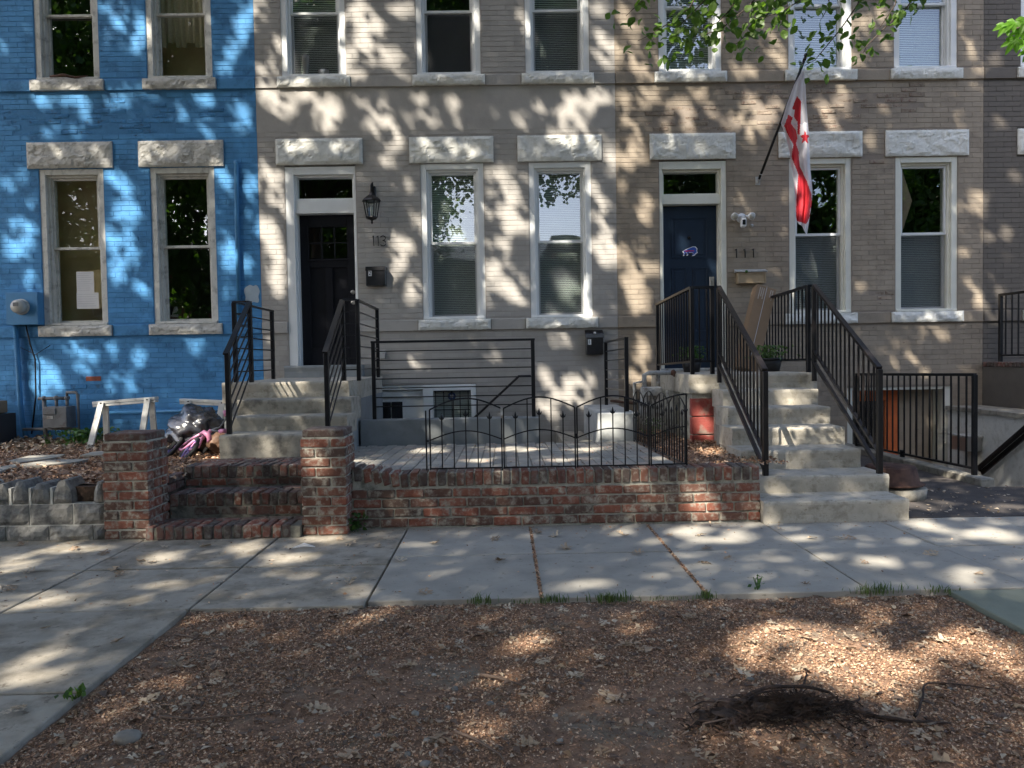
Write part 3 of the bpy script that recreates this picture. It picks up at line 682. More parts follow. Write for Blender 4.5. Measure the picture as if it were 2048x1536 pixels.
one('side_wall', M['conc_p'], st, 'box', -2.94, -1.62, 7.88, W-.15, -.8, .879)
one('stair_body', M['conc_p'], st, 'box', -2.55, -1.56, 7.15, 7.88, .2, .69)
cstep(st, -2.90, -1.88, 9.93, W+.17, 1.094, 1.252, M['conc_p'], 'threshold')
def h_railing(label, sx, pts, lowp, side):
    """pts: stair rail top, jog corner, back end; bars run parallel to the rails"""
    r = empty('stair_railing', (pts[0][0], pts[0][1], 0), label, 'railing'); PLOC[r.name] = Vector(r.location)
    (ax, ay), (bx, by), (cx, cy) = pts; lx, ly = lowp; zt = 1.94
    post(r, lx, ly, .645, 1.40); post(r, ax, ay, .93, zt-.01); post(r, bx, by, 1.09, zt-.01); post(r, cx, cy, 1.09, zt-.01)
    e = Vector((lx, ly, 1.41)); s_ = Vector((ax, ay, zt)); d = (e-s_).normalized()
    rail(r, e+d*.07, s_, w=.05, h=.016); rail(r, (ax, ay, zt+.001), (bx, by, zt+.001)); rail(r, (bx, by, zt), (cx, cy+.03, zt))
    for k in range(1, 7):
        dz = -.122*k
        mb = MB(); mb.bar((lx, ly, 1.41+dz), (ax, ay, zt+dz), .012); mb.build('bar', M['iron'], r)
        mb = MB(); mb.bar((ax, ay, zt+dz), (bx, by, zt+dz), .012); mb.build('bar', M['iron'], r)
        mb = MB(); mb.bar((bx, by, zt+dz), (cx, cy, zt+dz), .012); mb.build('bar', M['iron'], r)
    return r
h_railing('black iron railing on the left of the steps to the black door', -1, [(-2.66, 7.93), (-2.83, 7.95), (-2.88, 9.4)], (-2.52, 6.87), -1)
h_railing('black iron railing on the right of the steps to the black door', 1, [(-1.68, 7.90), (-1.51+-.02, 7.93), (-1.57, 9.4)], (-1.62, 6.87), 1)

# basement area of 113
ar = empty('area_wall', (0, 8.4, 0), 'low grey painted concrete wall round the basement area', 'wall'); PLOC[ar.name] = Vector(ar.location)
mb = MB(); mb.box(-1.60, .385, 8.28, 8.46, -.8, .645); bevel(mb.build('front_wall', M['conc_p'], ar), .01)
tag(bevel(one('concrete_block', M['blockgrey'], None, 'box', 1.03, 1.46, 8.25, 9.75, -.8, .68), .015), 'pale grey concrete block under the short railing beside the gas meter', 'block')
mb = MB(); mb.box(-1.62, 1.3, 8.46, W, -.9, -.8); tag(mb.build('area_floor', M['conc']), kind='structure')
stp = empty('area_steps', (.7, 9, 0), 'concrete steps going down beside the low grey area wall', 'stairs'); PLOC[stp.name] = Vector(stp.location)
for i in range(5): cstep(stp, .385-.28*i+(.30 if i == 0 else 0), 1.03-.0 if i == 0 else .385-.28*(i-1), 8.47, W, -.8, .30-.18*i, M['conc'])
rl = empty('area_railing', (-.5, 8.37, .64), 'long black horizontal-bar railing on the low grey area wall', 'railing'); PLOC[rl.name] = Vector(rl.location)
post(rl, -1.45, 8.37, .64, 1.495); post(rl, .325, 8.37, .64, 1.495)
rail(rl, (-1.475, 8.37, 1.505), (.35, 8.37, 1.505), w=.045, h=.025)
for k in range(1, 8):
    mb = MB(); mb.bar((-1.43, 8.37, 1.505-.103*k), (.305, 8.37, 1.505-.103*k+random.uniform(-.002, .002)), .012); mb.build('bar', M['iron'], rl)
rr = empty('area_railing', (1.37, 8.4, .68), 'short black railing running back over the pale concrete block', 'railing'); PLOC[rr.name] = Vector(rr.location)
post(rr, 1.375, 8.40, .68, 1.50); post(rr, 1.31, 9.62, .68, 1.48)
rail(rr, (1.375, 8.38, 1.505), (1.31, 9.64, 1.485), w=.045, h=.02)
for k in range(1, 7):
    mb = MB(); mb.bar((1.375, 8.40, 1.505-.118*k), (1.31, 9.62, 1.485-.118*k), .012); mb.build('bar', M['iron'], rr)
mb = MB(); mb.tube([(.36, W-.07, 1.06), (.20, W-.07, 1.06), (-.42, W-.07, .50), (-1.0, W-.07, 0.0)], .016, 8); mb.tube([(.3, W-.07, 1.06), (.3, W, 1.06)], .01, 6)
tag(mb.build('handrail', M['iron_b'], None, True), 'dark sloping handrail on the grey wall above the area steps', 'handrail')
# basement door and window
bd = MB(); y = W+.02
bd.box(-1.78, -1.72, y, y+.12, -.8, .96); bd.box(-1.10, -1.03, y-.02, y+.12, -.8, .96); bd.box(-1.72, -1.10, y, y+.12, .90, .96)
bdo = bevel(bd.build('basement_door_frame', M['white'], hg), .004)
bd = MB(); bd.box(-1.72, -1.10, y+.08, y+.12, -.8, .90); bd.box(-1.72, -1.12, y+.05, y+.08, .79, .88); bd.build('basement_door', M['white'], bdo)
for i in range(2):
    one('glass_pane', M['black'], bdo, 'box', -1.70+.16*i, -1.55+.16*i, y+.072, y+.079, .30, .735)
bw = MB(); bw.box(-1.03, -.965, y-.03, y+.1, .36, .96); bw.box(-.45, -.385, y-.03, y+.1, .36, .96); bw.box(-.965, -.45, y-.03, y+.1, .88, .96); bw.box(-.965, -.45, y-.03, y+.1, .36, .50)
bwo = bevel(bw.build('basement_window', M['white'], hg), .004)
mb = MB()
for k in range(16): z = .50+k*.0245; mb.face([(-.96, y+.07, z), (-.455, y+.07, z), (-.455, y+.085, z+.02), (-.96, y+.085, z+.02)])
mb.build('blind', M['blindd'], bwo)
mb = MB(); mb.face([(-.965, y+.05, .5), (-.45, y+.05, .5), (-.45, y+.05, .88), (-.965, y+.05, .88)]); mb.build('glass_pane', M['glass_s'], bwo)
for i in range(5):
    mb = MB(); mb.bar((-.93+i*.11, y-.005, .50), (-.93+i*.11, y-.005, .87), .011); mb.build('window_bar', M['iron'], bwo)
mb = MB(); mb.bar((-.95, y-.006, .872), (-.465, y-.006, .872), .016); mb.bar((-.95, y-.006, .62), (-.465, y-.006, .62), .012); mb.build('window_bar', M['iron'], bwo)
dk = [(-.715+.055*math.cos(t), .80+.055*math.sin(t)) for t in np.linspace(0, 2*math.pi, 24, endpoint=False)]
sk = poly_flat('window_sticker', dk, y+.045, M['stick'], bwo)
poly_flat('sticker_mark', [(-.74, .80), (-.725, .82), (-.71, .80), (-.70, .825), (-.69, .80), (-.70, .785), (-.725, .785)], y+.041, M['labw'], bwo, .001)
# wall outlet
o = one('outlet_cover', M['pipe_w'], None, 'box', -1.66, -1.585, W-.035, W, 1.325, 1.44, bev=.006); tag(o, 'small grey weatherproof outlet on the wall behind the long railing', 'outlet')

# ------------------------------------------------------------------ lantern, letterboxes, numbers
lt = empty('wall_lantern', (-1.7, W, 3.3), 'black coach lantern on the wall above the number 113', 'lantern'); PLOC[lt.name] = Vector(lt.location)
lx, ly = -1.705, W-.16
mb = MB(); mb.box(lx-.035, lx+.035, W-.025, W+.005, 3.47, 3.63); bevel(mb.build('back_plate', M['iron'], lt), .01)
mb = MB(); mb.tube([(lx, W-.02, 3.52), (lx, W-.06, 3.60), (lx, ly+.02, 3.635), (lx, ly-.02, 3.60), (lx, ly, 3.53), (lx, ly, 3.49)], .009, 8); mb.tube([(lx, W-.02, 3.62), (lx, W-.05, 3.67), (lx, W-.07, 3.64)], .008, 8); mb.build('scroll_arm', M['iron'], lt, True)
mb = MB(); mb.lathe((lx, ly, 0), [(.012, 3.52), (.03, 3.50), (.045, 3.475), (.115, 3.425), (.135, 3.40), (.125, 3.395)], 6); mb.lathe((lx, ly, 0), [(.006, 3.56), (.012, 3.54), (.008, 3.52)], 8); mb.build('lamp_roof', M['iron'], lt)
mb = MB()
for k in range(6):
    t = math.pi/3*k; mb.bar((lx+.105*math.cos(t), ly+.105*math.sin(t), 3.40), (lx+.068*math.cos(t), ly+.068*math.sin(t), 3.18), .013)
mb.lathe((lx, ly, 0), [(.078, 3.195), (.082, 3.18), (.06, 3.165), (.02, 3.15), (.012, 3.135), (.018, 3.125), (.004, 3.10)], 6); mb.build('lamp_cage', M['iron'], lt)
mb = MB(); mb.lathe((lx, ly, 0), [(.098, 3.395), (.064, 3.195)], 6); o = mb.build('lamp_glass', M['glass_s'], lt)
mb = MB(); mb.lathe((lx, ly, 0), [(.012, 3.19), (.014, 3.25), (.024, 3.28), (.02, 3.32), (.004, 3.34)], 10); mb.build('bulb', M['bulb'], lt, True)

def digits(name, seq, label):
    t = empty(name, seq[0][1], label, 'house number'); PLOC[t.name] = Vector(t.location)
    for ch, (x, y, z), hgt, r in seq:
        mb = MB()
        if ch == '1': mb.tube([(x-.018, y, z+hgt*.86), (x+.002, y, z+hgt), (x+.004, y, z)], r, 6)
        if ch == '3':
            w_ = hgt*.25; pts = [(x-w_, y, z+hgt*.86)]+[(x+w_*math.cos(a), y, z+hgt*.76+w_*math.sin(a)*.9) for a in np.linspace(2.4, -1.3, 9)]
            mb.tube(pts+[(x-.005, y, z+hgt*.53)], r, 6)
            pts = [(x-.005, y, z+hgt*.53)]+[(x+w_*1.12*math.cos(a), y, z+hgt*.26+hgt*.26*math.sin(a)) for a in np.linspace(1.3, -2.6, 11)]
            mb.tube(pts, r, 6)
        mb.build('numeral', M['black'], t, True)
digits('house_number', [('1', (-1.715, W-.018, 2.835), .135, .006), ('1', (-1.655, W-.018, 2.835), .135, .006), ('3', (-1.588, W-.018, 2.835), .135, .006)], 'thin black numerals 113 below the lantern')
digits('house_number', [('1', (3.155, W-.018, 2.60), .12, .007), ('1', (3.27, W-.018, 2.60), .12, .007), ('1', (3.385, W-.018, 2.60), .12, .007)], 'widely spaced black numerals 111 on the tan wall')

def textmesh(name, s, size, loc, m, parent):
    c = bpy.data.curves.new(name, 'FONT'); c.body = s; c.size = size; c.extrude = .001; c.align_x = 'CENTER'; c.align_y = 'CENTER'
    o = bpy.data.objects.new('tmp', c); COL.objects.link(o); dg = bpy.context.evaluated_depsgraph_get()
    me = bpy.data.meshes.new_from_object(o.evaluated_get(dg)); bpy.data.objects.remove(o)
    me.transform(Matrix.Rotation(math.pi/2, 4, 'X')); me.materials.clear(); me.materials.append(m)
    return link(name, me, parent, loc)
def letterbox(x0, x1, z0, z1, num, nx, nz, label, d=.11, lid=.09):
    t = empty('letterbox', ((x0+x1)/2, W, z0), label, 'mailbox'); PLOC[t.name] = Vector(t.location)
    mb = MB(); mb.box(x0, x1, W-d, W, z0, z1-lid); bevel(mb.build('box_body', M['black'], t), .006)
    mb = MB(); mb.hexa([(x0-.006, W-d-.012, z1-lid-.012), (x1+.006, W-d-.012, z1-lid-.012), (x1+.006, W-.0, z1-lid+.001), (x0-.006, W, z1-lid+.001), (x0-.006, W-d-.006, z1-lid+.045), (x1+.006, W-d-.006, z1-lid+.045), (x1+.006, W, z1), (x0-.006, W, z1)]); bevel(mb.build('lid', M['black'], t), .005)
    one('number_label', M['labw'], t, 'box', nx-.022, nx+.022, W-d-.004, W-d, nz-.036, nz+.036)
    textmesh('number', num, .075, (nx, W-d-.006, nz), M['black'], t); return t
letterbox(-1.81, -1.55, 2.295, 2.55, '2', -1.755, 2.46, 'black letterbox marked 2 to the right of the black door', lid=.045)
lb = letterbox(1.105, 1.335, 1.33, 1.665, '1', 1.15, 1.50, 'black letterbox marked 1 under the right grey-house window', lid=.10)
knob(lb, 1.22, W-.118, 1.62, .014, M['labw'], 'latch')
# tan house letterbox, floodlight camera, bell
t = empty('letterbox', (3.33, W, 2.24), 'tan metal letterbox under the number 111', 'mailbox'); PLOC[t.name] = Vector(t.location)
mb = MB(); mb.box(3.15, 3.53, W-.09, W, 2.25, 2.40); bevel(mb.build('box_body', M['tanmetal'], t), .006)
for (a, b, c, d_) in ((3.15, 3.53, 2.25, 2.27), (3.15, 3.53, 2.37, 2.385), (3.15, 3.17, 2.27, 2.37), (3.51, 3.53, 2.27, 2.37)): one('trim', M['tanmetal'], t, 'box', a, b, W-.1, W-.09, c, d_, bev=.002)
mb = MB(); mb.hexa([(3.13, W-.11, 2.40), (3.55, W-.11, 2.40), (3.55, W, 2.40), (3.13, W, 2.40), (3.13, W-.11, 2.41), (3.55, W-.11, 2.41), (3.55, W, 2.445), (3.13, W, 2.445)]); mb.build('lid', M['pipe_w'], t)
mb = MB(); mb.ico((3.26, W-.115, 2.405), (.02, .015, .02), 2); mb.build('green_bead', M['weed'], t)
t = empty('floodlight', (3.22, W, 3.1), 'white twin floodlight with camera beside the navy door', 'floodlight'); PLOC[t.name] = Vector(t.location)
mb = MB(); mb.tube([(3.22, W, 3.13), (3.22, W-.05, 3.13)], .06, 20); mb.tube([(3.22, W-.03, 3.14), (3.22, W-.09, 3.12)], .035, 14); mb.build('mount', M['whitepl'], t, True)
for s_ in (-1, 1):
    c = Vector((3.22+s_*.11, W-.11, 3.14)); mb = MB(); ax = Vector((s_*.35, -.8, -.35)).normalized()
    mb.tube([(3.22, W-.05, 3.14), c-ax*.03], .014, 8); mb.tube([c-ax*.05, c-ax*.03, c, c+ax*.02], [.02, .038, .048, .05], 18); o = mb.build('lamp_head', M['whitepl'], t, True)
    mb = MB(); mb.tube([c+ax*.0205, c+ax*.022], .041, 18); mb.build('lens', M['bulb'], o, True)
mb = MB(); mb.box(3.185, 3.255, W-.15, W-.07, 2.99, 3.11); o = bevel(mb.build('camera_body', M['whitepl'], t), .015)
one('lens_panel', M['black'], o, 'box', 3.198, 3.242, W-.153, W-.15, 3.02, 3.085)
mb = MB(); mb.tube([(3.37, W, 3.03), (3.37, W-.02, 3.03)], .022, 16); mb.tube([(3.37, W-.02, 3.03), (3.37, W-.025, 3.03)], .012, 10)
tag(mb.build('wall_sensor', M['pipe_w'], None, True), 'small round grey sensor to the right of the floodlight', 'sensor')

# flag on its pole
fl = empty('flag', (3.45, W, 3.62), 'white flag with red stripes and a red star on a black wall pole', 'flag'); PLOC[fl.name] = Vector(fl.location)
pb = Vector((3.455, W-.06, 3.64)); pt = P(1608, 122, Y=9.05)
mb = MB(); mb.box(3.425, 3.485, W-.012, W+.004, 3.57, 3.68); mb.tube([pb+Vector((0, .05, -.04)), pb+(pt-pb)*.05], .018, 10); mb.build('bracket', M['pipe_w'], fl)
mb = MB(); mb.tube([pb, pt], .017, 10); d = (pt-pb).normalized(); mb.tube([pt, pt+d*.06], .019, 10); mb.ico(pt+d*.07, .028, 2); mb.build('pole', M['black'], fl, True)
# cloth: rows between a left and a right edge traced from the drape, with folds in depth
Led = [(1604, 142), (1588, 170), (1574, 208), (1562, 247), (1570, 268), (1578, 300), (1584, 340), (1590, 380), (1591, 420), (1593, 440)]
Red = [(1608, 138), (1611, 170), (1613, 208), (1616, 247), (1618, 268), (1619, 300), (1621, 340), (1625, 380), (1624, 402), (1614, 468)]
def resample(pts, n):
    a = np.array(pts, float); s = np.r_[0, np.cumsum(np.hypot(*np.diff(a, axis=0).T))]; t = np.linspace(0, s[-1], n)
    return np.c_[np.interp(t, s, a[:, 0]), np.interp(t, s, a[:, 1])]
nr, ncol = 170, 44
LE = np.array([np.interp(np.linspace(0, 9, nr), range(10), [p[i] for p in Led]) for i in (0, 1)]).T
RE = np.array([np.interp(np.linspace(0, 9, nr), range(10), [p[i] for p in Red]) for i in (0, 1)]).T
c8 = lambda L: [(1440+x/2.793, 90+y/2.793) for x, y in L]
c9 = lambda L: [(1480+x/1.984, 40+y/1.984) for x, y in L]
polys = [c9([(226, 302), (243, 322), (241, 360), (237, 457), (228, 452), (229, 405), (214, 386), (218, 357), (206, 352)]),
 c9([(192, 376), (209, 386), (202, 411), (222, 437), (228, 470), (221, 489), (232, 520), (237, 580), (265, 640), (283, 690), (287, 740), (278, 746), (277, 780), (264, 810), (222, 796), (225, 700), (231, 612), (205, 545), (207, 520), (212, 495), (185, 445), (175, 421)])]
sc = (1480+258/1.984, 40+467/1.984)
polys.append([(sc[0]+(12.5 if i % 2 == 0 else 5.2)*math.sin(i*math.pi/5)*.95, sc[1]-(15.5 if i % 2 == 0 else 6.4)*math.cos(i*math.pi/5)) for i in range(10)])
def inside(x, y, pl):
    r = False; n = len(pl)
    for i in range(n):
        x1, y1 = pl[i]; x2, y2 = pl[i-1]
        if (y1 > y) != (y2 > y) and x < (x2-x1)*(y-y1)/(y2-y1)+x1: r = not r
    return r
mb = MB(); pix = {}
for r_ in range(nr):
    for c_ in range(ncol):
        u = c_/(ncol-1); px, py = LE[r_]*(1-u)+RE[r_]*u
        if r_ > nr-12: py += 2.2*math.sin(u*9)
        hoist = max(0, 1-r_/60)
        Yp = 9.35-.3*math.exp(-r_/45)+.028*math.sin(u*14+r_*.012)*(1-hoist*.6)+.018*math.sin(u*5+r_*.03)+.25*(1-hoist)*.0
        if r_ < 57: Yp = (1-u)*(9.05+.0077*r_+.0)+u*(9.05+.0055*r_)+.02*math.sin(u*13)*(r_/57)
        else: Yp = 9.05+.44*(1-u)+.31*u-.0006*(r_-57)*(1-u)+.028*math.sin(u*13)+.012*math.sin(u*23+r_*.04)
        mb.v.append(tuple(P(px, py, Y=Yp))); pix[r_, c_] = (px, py)
for r_ in range(nr-1):
    for c_ in range(ncol-1):
        a = r_*ncol+c_; px, py = [(pix[r_, c_][i]+pix[r_+1, c_+1][i])/2 for i in (0, 1)]
        mb.f.append((a, a+1, a+ncol+1, a+ncol)); mb.mi.append(1 if any(inside(px, py, q) for q in polys) else 0)
mb.build('cloth', [M['wcloth'], M['red']], fl, True)

# ------------------------------------------------------------------ brick helpers for free-standing brickwork
def brick_obj(parent, x0, x1, y0, y1, z0, z1, m='brick', j=.0022, rot=0, name='brick'):
    mb = MB(); cx, cy, cz = (x0+x1)/2, (y0+y1)/2, (z0+z1)/2; b = .006
    hx, hy, hz = (x1-x0)/2, (y1-y0)/2, (z1-z0)/2; R = lambda: random.uniform(-j, j)
    # box with chamfers on every edge
    V = []
    for sx in (-1, 1):
        for sy in (-1, 1):
            for sz in (-1, 1):
                e = (R(), R(), R())
                V += [(sx*hx+e[0], sy*(hy-b)+e[1], sz*(hz-b)+e[2]), (sx*(hx-b)+e[0], sy*hy+e[1], sz*(hz-b)+e[2]), (sx*(hx-b)+e[0], sy*(hy-b)+e[1], sz*hz+e[2])]
    bm = bmesh.new()
    for v in V: bm.verts.new(v)
    bmesh.ops.convex_hull(bm, input=bm.verts)
    me = bpy.data.meshes.new(name); bm.to_mesh(me); bm.free(); me.materials.append(M[m])
    o = link(name, me, parent, (cx+R(), cy+R(), cz+R()*.5))
    o.rotation_euler = (random.uniform(-.01, .01), rot+random.uniform(-.008, .008), random.uniform(-.012, .012)); return o

# retaining wall
rw = empty('brick_wall', (.4, 5.85, 0), 'low red brick retaining wall with an upright brick coping in front of the patio', 'wall'); PLOC[rw.name] = Vector(rw.location)
def topz(x): return .432+.045*max(0, 1-abs(x+1.13)/.35)-.012*math.exp(-((x+.85)/.15)**2)
one('mortar', M['mortar'], rw, 'box', -1.19, 1.955, 5.762, 5.955, -.05, .325); one('mortar', M['mortar'], rw, 'box', 1.90, 1.962, 5.957, 6.43, -.05, .39)
mb = MB()
for i in range(45): x = -1.18+i*.0713; q = topz(x)-.012; mb.v += [(x, 5.758, .32), (x, 5.758, q), (x, 5.96, q), (x, 5.96, .32)]
for i in range(44):
    for k in range(4): a, b = 4*i+k, 4*i+(k+1) % 4; mb.f.append((a, a+4, b+4, b)); mb.mi.append(0)
mb.f += [(0, 1, 2, 3), (179, 178, 177, 176)]; mb.mi += [0, 0]
mb.build('mortar', M['mortar'], rw)
for r_ in range(4):
    z = .012+r_*.0755; x = -1.18-(.11 if r_ % 2 else 0)+random.uniform(-.02, .02)
    while x < 1.96:
        a, b = max(x, -1.185), min(x+.208, 1.965)
        if b-a > .03: brick_obj(rw, a, b, 5.748, 5.85, z, z+.062)
        x += .219
n = 44
for i in range(n):
    x = -1.165+i*.0713; t = topz(x+.03); curve = -.28*math.exp(-((x+.98)/.13)**2)
    brick_obj(rw, x, x+.058, 5.745, 5.965, t-.107, t+random.uniform(-.003, .004), 'brick' if random.random() < .55 else 'brickd', .003, rot=curve)

def pier(label, x0, x1, y0, y1):
    p = empty('brick_pier', ((x0+x1)/2, (y0+y1)/2, 0), label, 'pier', ); PLOC[p.name] = Vector(p.location)
    one('mortar', M['mortar'], p, 'box', x0+.01, x1-.01, y0+.01, y1-.01, -.04, .735)
    L = x1-x0; Dp = y1-y0
    for r_ in range(10):
        z = .008+r_*.0725; zz = z+.0605
        if r_ % 2: xs = [(x0, x0+.215), (x0+.226, x1)]; ys = [(y0+.11, y1)]
        else: xs = [(x0, x0+.105), (x0+.116, x1)]; ys = [(y0+.11, y0+.215), (y0+.226, y1)]
        for a, b in xs: brick_obj(p, a, b, y0, y0+.1, z, zz); brick_obj(p, x1-(b-x0), x1-(a-x0), y1-.1, y1, z, zz)
        for a, b in ys:
            if b < y1-.0 or True:
                brick_obj(p, x1-.1, x1, a, min(b, y1-.11), z, zz); brick_obj(p, x0, x0+.1, a, min(b, y1-.11), z, zz)
    mb = MB(); mb.box(x0+.012, x1-.012, y0+.012, y1-.012, .733, .79); bevel(mb.build('cap', M['brickd'], p), .008)
    return p
pier('left brick pier between the stone wall and the brick steps', -2.975, -2.64, 5.54, 5.88)
pier('right brick pier where the brick retaining wall meets the brick steps', -1.52, -1.185, 5.56, 5.90)

bs = empty('brick_steps', (-2.08, 5.9, 0), 'three worn red brick steps between the two brick piers', 'steps'); PLOC[bs.name] = Vector(bs.location)
one('mortar', M['mortard'], bs, 'box', -2.65, -1.525, 5.515, 5.9, -.05, .088); one('mortar', M['mortard'], bs, 'box', -2.637, -1.525, 5.88, 6.3, -.05, .268)
one('mortar', M['mortard'], bs, 'box', -2.66, -1.52, 6.21, 6.76, -.05, .438); one('mortar', M['mortard'], bs, 'box', -1.62, -1.185, 5.91, 6.76, -.05, .36)
for zz_ in (.288, .352): brick_obj(bs, -2.72, -2.648, 5.895, 6.03, zz_, zz_+.056, 'brickd', .002); brick_obj(bs, -2.72, -2.648, 6.04, 6.19, zz_, zz_+.056, 'brickd', .002)
for si, (y, z0, z1, xa, xb) in enumerate(((5.505, 0, .10, -2.66, -1.52), (5.87, .10, .28, -2.64, -1.52), (6.20, .28, .45, -2.655, -1.52))):
    n = int((xb-xa)/.0715)
    for i in range(n):
        x = xa+i*.0715+.004; brick_obj(bs, x, x+.059, y, y+.205, z1-.098, z1+random.uniform(-.004, .003), 'brickd' if random.random() < .7 else 'brick', .004)
    if si:
        x = xa-random.uniform(0, .1)
        while x < xb:
            a, b = max(x, xa+.003), min(x+.2, xb); x += .212
            if b-a > .03: brick_obj(bs, a, b, y+.006, y+.1, z0+.005, z1-.107, 'brickd' if random.random() < .6 else 'brick', .003)
    for i in range(6):
        a = xa+.02+i*.2; 
        if si < 2: brick_obj(bs, a, min(a+.19, xb), y+.213, y+.312, z1-.08, z1-.002, 'brickd', .003)
    if si == 2:
        for rr_ in range(3):
            for i in range(n): x = xa+i*.0715+.004; brick_obj(bs, x, x+.06, y+.215+rr_*.0, y+.42, z1-.09, z1-.003, 'brickd' if random.random() < .5 else 'brick', .003) if rr_ == 0 else None
        for i in range(6): a = xa+.02+i*.205; brick_obj(bs, a, min(a+.195, xb), y+.43, y+.53, z1-.08, z1-.004, 'brick', .003)

# patio of pavers
pa = tag(MB().build('patio', M['sand']), kind='structure')
def pz(y): return .415-.022*(y-5.97)
mb = MB(); mb.hexa([(-1.62, 5.95, .2), (1.40, 5.95, .2), (1.40, 8.28, .2), (-1.62, 8.28, .2), (-1.62, 5.95, pz(5.95)-.012), (1.40, 5.95, pz(5.95)-.012), (1.40, 8.28, pz(8.28)-.012), (-1.62, 8.28, pz(8.28)-.012)]); mb.build('joint_sand', M['sand'], pa)
pm = []
for v in range(6):
    mb = MB(); L_, W_ = .198, .1045; zig = .008
    top = [(-W_/2+zig, -L_/2), (-W_/2-zig*.0, -L_/4), (-W_/2+zig, 0), (-W_/2, L_/4), (-W_/2+zig, L_/2), (W_/2-zig, L_/2), (W_/2, L_/4), (W_/2-zig, 0), (W_/2, -L_/4), (W_/2-zig, -L_/2)]
    top = top[::-1]; k = len(top); jj = lambda: random.uniform(-.0015, .0015)
    T = [(x, y, jj()) for x, y in top]; B = [(x*1.04, y*1.02, -.006) for x, y in top]; C = [(x*1.04, y*1.02, -.03) for x, y in top]
    mb.v = T+B+C; mb.f = [tuple(range(k))[::-1][::-1]]+[(i, k+i, k+(i+1) % k, (i+1) % k) for i in range(k)]+[(k+i, 2*k+i, 2*k+(i+1) % k, k+(i+1) % k) for i in range(k)]
    me = bpy.data.meshes.new('paver'); me.from_pydata(mb.v, [], mb.f); me.materials.append(M['paver']); me.update(); pm.append(me)
cnt = 0
for i in range(28):
    x = -1.565+i*.1082; y = 6.02+(.102 if i % 2 else 0)
    if i % 2: pass
    while y < 8.24:
        if x > -1.12 or y > 6.2:
            o = link('paver', random.choice(pm), pa, (x, y+random.uniform(-.002, .002), pz(y)+random.uniform(-.003, .002))); o.rotation_euler = (-.022+random.uniform(-.008, .008), random.uniform(-.008, .008), random.uniform(-.012, .012)); cnt += 1
        y += .2045
print('pavers', cnt)

# ------------------------------------------------------------------ ornamental garden fence
def fence_panel(parent, p0, p1, part=1.0):
    """one arched panel from p0 to p1 (xyz of its feet); every bar its own part"""
    p0, p1 = Vector(p0), Vector(p1); up = Vector((0, 0, 1)); d = p1-p0
    at = lambda u, z: p0+d*u+up*z
    H0, H1, M0, M1 = .475, .56, .235, .305
    arc = lambda u, a, b: a+(b-a)*math.sin(math.pi*u)
    U = 14
    fr = MB()
    for u in (0, 1) if part >= 1 else (0,): fr.bar(at(u, -.02), at(u, H0), .011)
    fr.tube([at(i/U*part, arc(i/U*part, H0, H1)) for i in range(U+1)], .0065, 6); fr.bar(at(0, .012), at(part, .012), .01); fr.build('panel_frame', M['iron'], parent)
    a = MB(); a.tube([at(i/U*part, arc(i/U*part, M0, M1)) for i in range(U+1)], .0055, 6); a.build('middle_arch', M['iron'], parent)
    for k in range(1, 6):
        u = k/6
        if u > part: break
        b = MB()
        if k % 2 == 0: b.bar(at(u, .012), at(u, arc(u, H0, H1)), .009)
        else:
            zt = .40 if k != 3 else .425
            b.bar(at(u, .012), at(u, zt), .009); ax = d.normalized()
            b.tube([at(u, zt-.01), at(u, zt+.012), at(u, zt+.05)], [.005, .012, .001], 6)
            for s in (-1, 1): b.tube([at(u, zt-.005), at(u, zt+.004)+ax*s*.014, at(u, zt+.022)+ax*s*.021], [.004, .005, .002], 5)
        b.build('fence_bar', M['iron'], parent)
def topw(x): return topz(x)+.0
grp = 'arched black wire fence panels on the brick retaining wall'
xs = [-.597, -.02, .555, 1.135]
labs = ['arched black fence panel at the left end of the patio fence', 'arched black fence panel second from the left on the brick wall', 'arched black fence panel third from the left in front of the pale concrete block']
for i in range(3):
    t = empty('fence_panel', (xs[i], 5.86, .43), labs[i], 'fence', grp); PLOC[t.name] = Vector(t.location)
    fence_panel(t, (xs[i]+.01, 5.86, .43), (xs[i+1]-.006, 5.86, .43))
    if i == 0: mb = MB(); mb.bar((xs[0]-.02, 5.86, .40), (xs[0]-.02, 5.86, .90), .011); mb.ico((xs[0]-.008, 5.86, .66), .012, 1); mb.build('end_post', M['iron'], t); 
    else: mb = MB(); mb.box(xs[i]-.012, xs[i]+.006, 5.845, 5.855, .83, .92) if i == 1 else mb.box(xs[i]-.004, xs[i]+.008, 5.85, 5.86, .66, .70); mb.build('latch', M['pipe_w'] if i == 1 else M['iron'], t)
t = empty('fence_panel', (1.14, 5.86, .43), 'half-width black fence panel at the corner of the patio fence', 'fence', grp); PLOC[t.name] = Vector(t.location)
fence_panel(t, (1.145, 5.86, .43), (1.70, 5.90, .43), .52)
mb = MB(); mb.bar((1.43, 5.88, .40), (1.43, 5.88, .99), .011); mb.build('end_post', M['iron'], t)
lbs = ['black fence panel running back from the patio corner, nearest', 'black fence panel running back beside the patio, second', 'black fence panel running back beside the patio, third', 'black fence panel nearest the gas meter']
for k in range(4):
    t = empty('fence_panel', (1.42, 5.9+.57*k, .42), lbs[k], 'fence', grp); PLOC[t.name] = Vector(t.location)
    fence_panel(t, (1.43-.004*k, 5.93+.57*k, .42-.012*k), (1.428-.004*k, 5.93+.57*(k+1)-.01, .41-.012*k))

